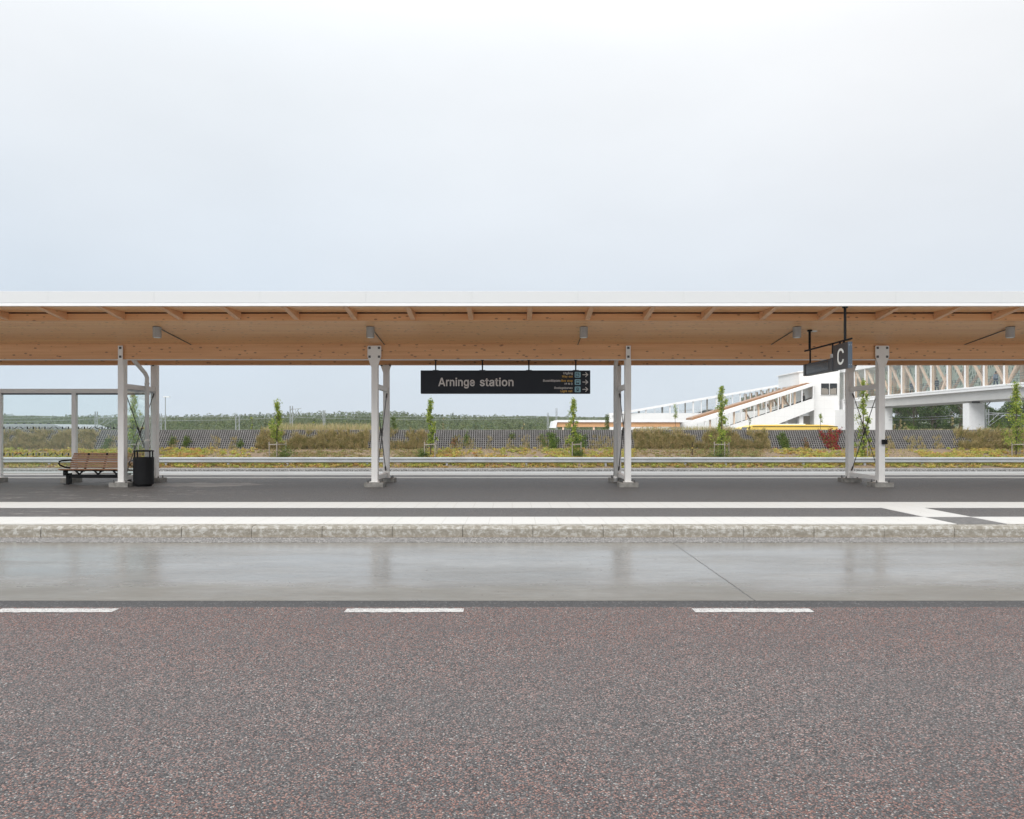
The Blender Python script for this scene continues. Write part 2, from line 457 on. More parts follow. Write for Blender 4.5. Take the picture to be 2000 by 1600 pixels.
def m_leaf(name, cols, trans=.35, patch=None, pscale=.6):
    """cols: list of colours picked per leaf; patch: list picked by slow noise"""
    m, nt, b = newmat(name); t = NT(nt)
    g = t.n('ShaderNodeNewGeometry')
    n = len(cols)
    col = t.ramp(g.outputs['Random Per Island'], [(i / n, c) for i, c in enumerate(cols)] if n > 1 else [(0, cols[0]), (1, cols[0])], 'CONSTANT')
    if patch:
        nn = t.noise(t.pos((1, 1.0, 1)), pscale, 5, .65)
        k = len(patch)
        pc = t.ramp(nn, [(.33 + .34 * i / (k - 1), c) for i, c in enumerate(patch)])
        col = t.mix(.62, col, pc)
    t.l(col, b.inputs['Base Color']); b.inputs['Roughness'].default_value = .6
    b.inputs['Specular IOR Level'].default_value = .3
    tr = t.n('ShaderNodeBsdfTranslucent'); t.l(col, tr.inputs[0])
    mx = t.n('ShaderNodeMixShader'); mx.inputs[0].default_value = trans
    o = nt.nodes['Material Output']
    t.l(b.outputs[0], mx.inputs[1]); t.l(tr.outputs[0], mx.inputs[2]); t.l(mx.outputs[0], o.inputs[0])
    return m
M['oakleaf'] = m_leaf('young_oak_leaves', [(.30, .40, .06), (.20, .30, .045), (.38, .44, .08), (.13, .20, .035), (.44, .46, .10)])
M['sedum'] = m_leaf('ground_cover_leaves', [(.48, .48, .09), (.36, .44, .09), (.55, .38, .13), (.40, .30, .12), (.50, .17, .10), (.24, .33, .07)], .25,
                    [(.30, .34, .08), (.52, .20, .10), (.46, .50, .09), (.30, .34, .09), (.55, .34, .12), (.44, .46, .09), (.48, .12, .09)], .5)
M['lowcover'] = m_leaf('low_creeping_leaves', [(.20, .24, .08), (.32, .22, .11), (.26, .28, .10), (.40, .24, .13), (.16, .20, .06)], .2,
                       [(.20, .24, .08), (.36, .22, .12), (.24, .27, .09), (.34, .26, .13)], 1.3)
M['drygrass'] = m_leaf('dry_grass_blades', [(.60, .48, .25), (.40, .36, .15), (.24, .28, .08), (.46, .32, .17), (.17, .21, .06), (.72, .60, .36)], .3,
                       [(.56, .39, .19), (.16, .18, .05), (.72, .56, .32), (.28, .22, .09), (.15, .20, .05), (.60, .42, .22)], 2.6)
M['straw'] = m_leaf('straw_grass', [(.55, .46, .26), (.42, .37, .18), (.30, .32, .13), (.48, .38, .21)], .35)
M['weed'] = m_leaf('weed_leaves', [(.10, .17, .035), (.14, .20, .04), (.08, .13, .03), (.18, .2, .05)], .3)
M['ivy'] = m_leaf('vine_leaves', [(.10, .18, .03), (.15, .23, .04), (.19, .26, .05), (.08, .13, .03)], .3)
M['creeper'] = m_leaf('red_creeper_leaves', [(.36, .03, .04), (.26, .02, .03), (.46, .06, .07), (.17, .03, .03), (.24, .18, .06), (.16, .2, .05)], .3)
M['rust'] = m_leaf('rusty_leaves', [(.30, .10, .05), (.22, .16, .06), (.16, .2, .05), (.34, .16, .08)], .3)
M['wood_far'] = m_leaf('far_wood_foliage', [(.085, .14, .04), (.06, .11, .038), (.12, .165, .045), (.05, .09, .035), (.17, .18, .05)], .2,
                       [(.06, .11, .04), (.15, .175, .06), (.07, .12, .042)], .03)
M['darkleaf'] = m_leaf('dense_tree_leaves', [(.07, .12, .035), (.045, .085, .025), (.10, .15, .045), (.12, .17, .05), (.035, .06, .02)], .25)

# ------------------------------------------------------------------ mesh helpers
class MB:
    def __init__(s, o=(0, 0, 0)):
        s.v = []; s.f = []; s.o = o
    def add(s, vs, fs):
        b = len(s.v); ox, oy, oz = s.o
        s.v += [(x - ox, y - oy, z - oz) for x, y, z in vs]
        s.f += [tuple(b + i for i in f) for f in fs]
    def box(s, x0, x1, y0, y1, z0, z1):
        s.add([(x0, y0, z0), (x1, y0, z0), (x1, y1, z0), (x0, y1, z0), (x0, y0, z1), (x1, y0, z1), (x1, y1, z1), (x0, y1, z1)],
              [(0, 3, 2, 1), (4, 5, 6, 7), (0, 1, 5, 4), (1, 2, 6, 5), (2, 3, 7, 6), (3, 0, 4, 7)])
    def prism_y(s, pts, y0, y1):           # pts (x,z) counter-clockwise seen from -Y
        n = len(pts)
        a = sum(pts[i][0] * pts[(i + 1) % n][1] - pts[(i + 1) % n][0] * pts[i][1] for i in range(n))
        if a < 0: pts = pts[::-1]
        s.add([(x, y0, z) for x, z in pts] + [(x, y1, z) for x, z in pts],
              [tuple(range(n)), tuple(range(2 * n - 1, n - 1, -1))] + [(i, i + n, (i + 1) % n + n, (i + 1) % n) for i in range(n)])
    def prism_x(s, pts, x0, x1):           # pts (y,z)
        n = len(pts)
        a = sum(pts[i][0] * pts[(i + 1) % n][1] - pts[(i + 1) % n][0] * pts[i][1] for i in range(n))
        if a < 0: pts = pts[::-1]
        s.add([(x0, y, z) for y, z in pts] + [(x1, y, z) for y, z in pts],
              [tuple(range(n - 1, -1, -1)), tuple(range(n, 2 * n))] + [(i, (i + 1) % n, (i + 1) % n + n, i + n) for i in range(n)])
    def tube(s, pts, r, n=8, caps=True):
        pts = [Vector(p) for p in pts]; rs = r if isinstance(r, (list, tuple)) else [r] * len(pts)
        vs = []; fs = []
        up = Vector((0, 0, 1))
        for i, p in enumerate(pts):
            d = (pts[min(i + 1, len(pts) - 1)] - pts[max(i - 1, 0)]).normalized()
            a = d.cross(up)
            if a.length < .01: a = d.cross(Vector((0, 1, 0)))
            a.normalize(); b = d.cross(a).normalized()
            for k in range(n):
                t = 2 * math.pi * k / n
                q = p + a * math.cos(t) * rs[i] + b * math.sin(t) * rs[i]
                vs.append(tuple(q))
        for i in range(len(pts) - 1):
            for k in range(n):
                fs.append((i * n + k, (i + 1) * n + k, (i + 1) * n + (k + 1) % n, i * n + (k + 1) % n))
        if caps:
            fs.append(tuple(range(n))); fs.append(tuple((len(pts) - 1) * n + k for k in range(n - 1, -1, -1)))
        s.add(vs, fs)
    def bar(s, p, q, w, h):                # rectangular bar between two points
        p = Vector(p); q = Vector(q); d = (q - p).normalized()
        a = d.cross(Vector((0, 0, 1)))
        if a.length < .01: a = Vector((1, 0, 0))
        a.normalize(); b = a.cross(d).normalized()
        vs = []
        for c in (p, q):
            for sx, sz in ((-1, -1), (1, -1), (1, 1), (-1, 1)):
                vs.append(tuple(c + a * sx * w / 2 + b * sz * h / 2))
        s.add(vs, [(0, 1, 2, 3), (7, 6, 5, 4), (0, 4, 5, 1), (1, 5, 6, 2), (2, 6, 7, 3), (3, 7, 4, 0)])
    def lathe(s, cx, cy, prof, n=20, sx=1, sy=1):
        vs = []; fs = []
        for r, z in prof:
            for k in range(n):
                t = 2 * math.pi * k / n; vs.append((cx + r * math.cos(t) * sx, cy + r * math.sin(t) * sy, z))
        for i in range(len(prof) - 1):
            for k in range(n):
                fs.append((i * n + k, i * n + (k + 1) % n, (i + 1) * n + (k + 1) % n, (i + 1) * n + k))
        fs.append(tuple(range(n - 1, -1, -1))); fs.append(tuple((len(prof) - 1) * n + k for k in range(n)))
        s.add(vs, fs)
    def leaf(s, p, size, rng, nrm=None):
        d = Vector((rng.gauss(0, 1), rng.gauss(0, 1), rng.gauss(0, 1))).normalized()
        e = d.cross(Vector((rng.gauss(0, 1), rng.gauss(0, 1), rng.gauss(0, 1)))).normalized()
        l = size * rng.uniform(.7, 1.3); w = l * rng.uniform(.35, .55)
        p = Vector(p)
        n_ = d.cross(e) * l * .12
        s.add([tuple(p - d * l * .5), tuple(p + e * w * .5 + n_), tuple(p + d * l * .5), tuple(p - e * w * .5 + n_)], [(0, 1, 2, 3)])
    def blade(s, p, h, lean, rng, w=.012):
        p = Vector(p); a = rng.uniform(0, 6.283)
        sd = Vector((math.cos(a), math.sin(a), 0)) * w * .5
        l = Vector(lean)
        q = p + Vector((0, 0, h * .55)) + l * h * .3
        t = p + Vector((0, 0, h * .85)) + l * h
        s.add([tuple(p - sd), tuple(p + sd), tuple(q + sd * .8), tuple(q - sd * .8), tuple(t)], [(0, 1, 2, 3), (3, 2, 4)])
    def mesh(s, name, mat, smooth=False):
        me = bpy.data.meshes.new(name); me.from_pydata(s.v, [], s.f); me.update()
        if mat: me.materials.append(M[mat] if isinstance(mat, str) else mat)
        if smooth: me.polygons.foreach_set('use_smooth', [True] * len(me.polygons))
        return me

def tag(o, label=None, cat=None, group=None, kind=None):
    if label: o['label'] = label
    if cat: o['category'] = cat
    if group: o['group'] = group
    if kind: o['kind'] = kind
    return o
def part(name, mb, mat, parent=None, bevel=0, smooth=False):
    o = bpy.data.objects.new(name, mb.mesh(name, mat, smooth)); COL.objects.link(o)
    if parent: o.parent = parent
    if bevel:
        m = o.modifiers.new('bevel', 'BEVEL'); m.width = bevel; m.segments = 2; m.limit_method = 'ANGLE'; m.angle_limit = R(40)
    return o
def thing(name, label, cat, loc=(0, 0, 0), group=None, rz=0):
    o = bpy.data.objects.new(name, None); COL.objects.link(o)
    o.location = loc; o.rotation_euler = (0, 0, rz); o.empty_display_size = .3
    return tag(o, label, cat, group)
def struct(name, mb, mat, bevel=0, kind='structure'):
    return tag(part(name, mb, mat, None, bevel), kind=kind)
def copy_tree(o, parent=None):
    c = o.copy(); COL.objects.link(c); c.parent = parent
    for ch in list(o.children): copy_tree(ch, c)
    return c
def PX(px, D): return (px - 1000) * D / F
def PZ(py, D): return EYE + (840 - py) * D / F
def PP(px, py, D): return (PX(px, D), PZ(py, D))

# ------------------------------------------------------------------ ground
XW = 60
g = MB()
nx, ny = 24, 30
import itertools
vs = []; 
xs = [-1800 + 3600 * i / nx for i in range(nx + 1)]
ys = [-60, -20, 0, 20, 40, 52, 70, 90, 120, 160, 220, 300, 400, 520, 700, 1000, 1500, 2200]
rr = random.Random(3)
for y in ys:
    for x in xs:
        z = -1.05
        if y > 250: z = -1.05 + rr.uniform(-.3, .3)
        vs.append((x, y, z))
k = nx + 1
g.add(vs, [(j * k + i, j * k + i + 1, (j + 1) * k + i + 1, (j + 1) * k + i) for j in range(len(ys) - 1) for i in range(nx)])
struct('ground', g, 'field')

def sheet(name, x0, x1, y0, y1, z, mat, depth=.3):
    m = MB(); m.box(x0, x1, y0, y1, z - depth, z); return struct(name, m, mat)
sheet('road', -XW, XW, -12, 6.54, 0.0, 'red_asphalt', .9)
sheet('road_edge_strip', -XW, XW, 6.54, 6.79, -.004, 'black_asphalt', .8)
sheet('bus_bay', -XW, XW, 6.79, 10.30, 0.0, 'concrete', .9)
sheet('gutter', -XW, XW, 10.30, 10.83, .004, 'grit', .8)
# dashed line
for i in range(-8, 9):
    x = -1.437 + 3.005 * i
    m = MB()
    rg = random.Random(i + 50)
    n = 26
    lo = [(x + 1.02 * j / n, 6.34 + rg.uniform(-.008, .008)) for j in range(n + 1)]
    hi = [(x + 1.02 * j / n, 6.475 + rg.uniform(-.008, .008)) for j in range(n + 1)]
    m.add([(a, b, .004) for a, b in lo] + [(a, b, .004) for a, b in hi], [(j, j + 1, n + 2 + j, n + 1 + j) for j in range(n)])
    tag(part('road_marking', m, 'marking'), kind='structure')

# platform
sheet('platform', -XW, XW, 11.0, 23.45, .166, 'platform', .9)
m = MB()
for x0, x1 in ((-XW, 6.58), (7.33, XW)): m.box(x0, x1, 10.985, 11.88, .10, .172)
struct('tactile_paving', m, 'tile', 0)
m = MB(); m.box(-XW, XW, 13.27, 14.31, .10, .172)
m.box(6.60, 7.35, 11.88, 13.27, .10, .1715)
struct('tactile_paving', m, 'tile')
m = MB(); m.box(-XW, XW, 21.45, 21.95, .10, .172); m.box(-XW, XW, 22.8, 23.40, .10, .172)
struct('tactile_paving', m, 'tile')
# ribbed warning plate between the strips
m = MB(); m.box(6.585, 7.325, 10.985, 11.875, .1, .165)
for i in range(15):
    yy = 11.0 + i * .058
    m.box(6.60, 7.31, yy, yy + .022, .164, .171)
struct('ribbed_paving', m, 'ribbed')
# kerb stones
m = MB(); rg = random.Random(5)
k0 = -4.796 - 1.02 * 50
for i in range(110):
    a = k0 + 1.02 * i + .002; b = a + 1.015
    j = rg.uniform(-.004, .004); y0 = 10.77 + rg.uniform(-.006, .006)
    m.prism_x([(y0 - .02, -.3), (y0, .125 + j), (y0 + .03, .160 + j), (10.982, .165 + j), (10.982, -.3)], a, b)
struct('kerb', m, 'kerb', .004)
m = MB(); m.box(-XW, XW, 10.80, 10.97, -.3, .14); struct('kerb_bed', m, 'dark_seam')
# far kerb and lane, verge
m = MB(); m.box(-XW, XW, 23.45, 23.65, -.6, .165); struct('far_kerb', m, 'kerb')
m = MB()
m.add([(-90, 23.65, 0.0), (90, 23.65, 0.0), (90, 37.3, -.52), (-90, 37.3, -.52)], [(0, 1, 2, 3)])
struct('far_road', m, 'far_concrete')
m = MB()
y1, y2 = 30.2, 30.7
zf = lambda y: -.52 * (y - 23.65) / 13.65 + .006
m.add([(-90, y1, zf(y1)), (90, y1, zf(y1)), (90, y2, zf(y2)), (-90, y2, zf(y2))], [(0, 1, 2, 3)])
struct('far_road_line', m, 'marking')
m = MB(); m.prism_x([(37.3, -1.2), (37.3, -.42), (37.5, -.40), (39.3, -.46), (39.3, -1.2)], -90, 90)
struct('verge', m, 'verge_gravel')
# planted slope
def slope_z(y): return -.5 + .91 * (y - 39.3) / 5.7
m = MB(); rg = random.Random(9)
nxx = 180
rows = [39.3, 40.2, 41.2, 42.2, 43.2, 44.2, 45.0]
vs = []
for y in rows:
    for i in range(nxx + 1):
        vs.append((-90 + 180 * i / nxx, y, slope_z(y) + (rg.uniform(-.05, .05) if 39.3 < y < 45 else 0)))
k = nxx + 1
m.add(vs, [(j * k + i, j * k + i + 1, (j + 1) * k + i + 1, (j + 1) * k + i) for j in range(len(rows) - 1) for i in range(nxx)])
m.prism_x([(39.3, -1.2), (39.3, -.52), (45, .38), (45, -1.2)], -90, 90)
struct('planting_bed', m, 'soil')

# ------------------------------------------------------------------ terrace retaining wall with mesh face
WX = 46
wall = thing('retaining_wall', 'long low mesh faced retaining wall with planted face behind the guard rail', 'wall', (0, 45, .4))
WL, WH = (45.0, .40), (45.9, 1.57)
def wall_y(z): return WL[0] + (WH[0] - WL[0]) * (z - WL[1]) / (WH[1] - WL[1])
m = MB(wall.location); m.prism_x([(45.03, .2), (45.93, 1.545), (49.0, 1.50), (56.0, -1.1), (45.03, -1.1)], -WX * 1.5, WX * 1.5)
part('wall_core', m, 'wallcore', wall)
m = MB(wall.location)
n = int(2 * WX / .137)
for i in range(n):
    x = -WX + i * .137
    m.bar((x, WL[0] - .02, WL[1]), (x, WH[0] - .02, WH[1]), .026, .02)
for j in range(10):
    z = .42 + j * .127; y = wall_y(z) - .045
    m.box(-WX, WX, y - .01, y + .015, z - .011, z + .011)
part('wire_grid', m, 'wire', wall)

# ------------------------------------------------------------------ canopy
CX0, CX1 = -24, 24
canopy = thing('bus_canopy', 'long white edged timber canopy over the bus platform on white steel posts', 'canopy', (0, 19, .17))
co = canopy.location
m = MB(co)
pw = 2.12; x = -.80 - pw * 11
while x < CX1:
    m.box(x + .0004, x + pw - .0004, 14.85, 14.90, 4.105, 4.335); x += pw
part('fascia', m, 'fascia', canopy, .004)
m = MB(co); m.box(x - pw * 23, x, 14.83, 14.905, 4.038, 4.085)
part('drip_edge', m, 'bright', canopy, .006)
m = MB(co); m.box(x - pw * 23, x, 14.86, 14.92, 4.086, 4.33); part('fascia_backing', m, 'fascia', canopy)
# roof: shallow butterfly
m = MB(co)
m.prism_x([(14.92, 4.11), (15.93, 4.14), (19.0, 3.99), (22.1, 4.14), (23.1, 4.11), (23.1, 4.33), (19.0, 4.2), (14.92, 4.33)], CX0, CX1)
part('roof_deck', m, 'fascia', canopy)
m = MB(co); m.prism_x([(14.905, 4.05), (15.92, 4.083), (15.92, 4.135), (14.905, 4.105)], CX0, CX1)
part('eaves_soffit', m, 'soffit', canopy)
m = MB(co); m.box(CX0, CX1, 15.93, 16.0, 4.053, 4.12); part('painted_shadow_gap', m, 'dark_seam', canopy)  # solid near-black strip, the shade of the gap put into its colour
m = MB(co); m.box(CX0, CX1, 15.90, 16.0, 3.898, 4.052); part('rim_beam', m, 'woodx', canopy, .004)
m = MB(co); m.prism_x([(16.0, 3.900), (18.20, 3.662), (18.20, 3.80), (16.0, 4.04)], CX0, CX1)
part('soffit', m, 'soffit', canopy)
m = MB(co); m.box(CX0, CX1, 18.20, 18.38, 3.295, 3.80); part('main_beam', m, 'woodx', canopy, .004)
m = MB(co); m.box(CX0, CX1, 18.19, 18.39, 3.283, 3.294); part('beam_trim', m, 'white', canopy)
m = MB(co); m.box(CX0, CX1, 19.72, 19.90, 3.29, 3.80); part('main_beam', m, 'woodx', canopy, .004)
m = MB(co); m.box(CX0, CX1, 18.38, 19.72, 3.66, 3.72); part('soffit', m, 'soffit', canopy)
m = MB(co); m.prism_x([(22.1, 3.900), (19.90, 3.662), (19.90, 3.80), (22.1, 4.04)], CX0, CX1); part('soffit', m, 'soffit', canopy)
m = MB(co); m.box(CX0, CX1, 22.1, 22.2, 3.898, 4.066); part('rim_beam', m, 'woodx', canopy, .004)
m = MB(co); m.box(CX0, CX1, 23.1, 23.15, 4.038, 4.335); part('fascia', m, 'fascia', canopy)
raf = None
for i in range(-18, 18):
    x = .37 + 1.244 * i
    if abs(x) > 22: continue
    if raf is None:
        m = MB((0, 15.9, 3.9)); m.prism_x([(14.925, 4.046), (15.898, 3.916), (15.898, 4.078), (14.925, 4.052)], -.052, .052)
        raf = part('rafter', m, 'woody', canopy, .003)
        o = raf
    else:
        o = raf.copy(); COL.objects.link(o)
    o.location = (x - co[0], 15.9 - co[1], 3.9 - co[2])

PLT = .166
def footing(parent, y):
    m = MB((0, 0, 0)); m.box(-.235, .235, y - .21, y + .21, -.05, .112)
    part('footing', m, 'block', parent, .012)
    for sx, sy in ((-.15, -.13), (.15, -.13), (-.15, .13), (.15, .13)):
        m = MB((0, 0, 0)); m.tube([(sx, y + sy, .11), (sx, y + sy, .175)], .012, 6); m.tube([(sx, y + sy, .118), (sx, y + sy, .135)], .022, 6)
        part('anchor_bolt', m, 'bolt', parent)
def make_frame(wide):
    """local: origin on the platform, front post face at y=0; returns direct parts of the canopy"""
    H = 3.287 - PLT
    W = .146 / 2 if not wide else .152 / 2
    parts = []
    for yc in (.09, 1.74):
        m = MB()
        m.box(-W, W, yc - .09, yc + .09, .128, H)
        m.box(-W - .05, W + .05, yc - .13, yc + .13, .115, .128)
        c = part('column', m, 'white', canopy, .004); parts.append(c)
        face = yc - .09 - .008 if yc < 1 else yc - .09 + .0
        ft = 3.62 - PLT if yc < 1 else 3.56 - PLT
        m = MB()
        if wide:
            q = .168
            m.prism_y([(-q + .02, ft), (-q, ft - .02), (-q, 3.35 - PLT), (-W - .002, 3.10 - PLT), (W + .002, 3.10 - PLT), (q, 3.35 - PLT), (q, ft - .02), (q - .02, ft)], face - .012, face + .006)
            bolts = [(sx, z) for sx in (-.115, .115) for z in (ft - .055, ft - .27)]
        else:
            m.box(-.058, .058, face - .012, face + .006, 3.11 - PLT, ft)
            bolts = [(0, ft - .055), (0, ft - .27)]
        part('head_plate', m, 'white', c, .003)
        for bx, bz in bolts:
            m = MB()
            m.box(bx - .028, bx + .028, face - .018, face - .012, bz - .028, bz + .028)
            m.tube([(bx, face - .035, bz), (bx, face - .012, bz)], .018, 6)
            part('bolt', m, 'bolt', c)
        footing(c, yc)
    m = MB()
    m.box(-.05, .05, .185, 1.645, 2.70 - PLT - .12, 2.70 - PLT)
    parts.append(part('transom', m, 'white', canopy, .004))
    m = MB(); m.box(-.05, .05, .185, 1.645, .16, .26); parts.append(part('bottom_rail', m, 'white', canopy, .004))
    for a, b_ in (((0, .20, 2.36), (0, 1.62, .32)), ((.03, 1.62, 2.36), (.03, .20, .32))):
        m = MB(); A = Vector(a); B = Vector(b_)
        us = [0, .05, .051, .45, .451, .54, .541, .949, .95, 1.0]
        rs = [.022, .022, .011, .011, .022, .022, .011, .011, .022, .022]
        m.tube([tuple(A.lerp(B, u)) for u in us], rs, 6)
        parts.append(part('brace_rod', m, 'cable', canopy))
    return parts
firsts = {0: make_frame(False), 1: make_frame(True)}; used = set()
for kx in range(-1, 5):
    t_ = kx % 2
    src = firsts[t_]
    os_ = src if t_ not in used else [copy_tree(o, canopy) for o in src]
    used.add(t_)
    for o in os_: o.location = (-9.567 + 6.204 * kx - co[0], 18.15 - co[1], PLT - co[2])
# downpipes
m = MB(co)
m.tube([(-9.44, 18.42, 3.36), (-9.44, 18.55, 3.29), (-9.44, 19.10, 3.02), (-9.44, 19.2, 2.92), (-9.44, 19.2, .2)], .052, 14)
m.tube([(-9.44, 19.2, 2.72), (-9.44, 19.2, 2.78)], .058, 14)
m.tube([(-9.44, 19.2, 1.25), (-9.44, 19.2, 1.31)], .058, 14)
part('downpipe', m, 'white', canopy, 0, True)
m = MB(co)
m.tube([(2.72, 19.3, 3.40), (2.72, 19.42, 3.30), (2.72, 19.5, 3.2), (2.72, 19.5, .2)], .055, 14)
m.tube([(2.72, 19.5, 1.72), (2.72, 19.5, 1.78)], .062, 14); m.tube([(2.72, 19.5, .28), (2.72, 19.5, .34)], .062, 14)
part('downpipe', m, 'white', canopy, 0, True)

# ceiling lamps
lampnames = ['grey can lamp under the canopy above the glass shelter corner, leftmost lamp', 'grey can lamp under the canopy above the wide topped post left of the station sign',
             'grey can lamp under the canopy above the right end of the station sign', 'grey can lamp under the canopy just left of the letter C sign',
             'grey can lamp under the canopy at the far right edge']
lamp0 = None
for i, lab in enumerate(lampnames):
    x = 1.593 + 4.74 * (i - 2)
    if lamp0 is None:
        lamp0 = thing('ceiling_lamp', lab, 'lamp', (0, 16.5, 3.84), 'can lamps under the canopy')
        lo = (0, 16.5, 3.84)
        m = MB(lo); m.lathe(0, 16.5, [(.086, 3.615), (.09, 3.62), (.09, 3.765), (.084, 3.768), (.084, 3.772), (.09, 3.775), (.09, 3.85)], 24)
        part('housing', m, 'lamp', lamp0, 0, False)
        m = MB(lo); m.lathe(0, 16.5, [(.094, 3.845), (.094, 3.87)], 24)
        part('mounting_ring', m, 'dark_seam', lamp0)
        m = MB(lo); m.lathe(0, 16.5, [(.07, 3.608), (.07, 3.616)], 20); part('lens', m, 'txt_white', lamp0)
        m = MB(lo); m.tube([(0.02, 16.58, 3.822), (.02, 18.19, 3.652)], .011, 6)
        part('conduit', m, 'cable', lamp0)
        o = lamp0
    else:
        o = copy_tree(lamp0)
    o.location = (x, 16.5, 3.84)
    o['label'] = lab

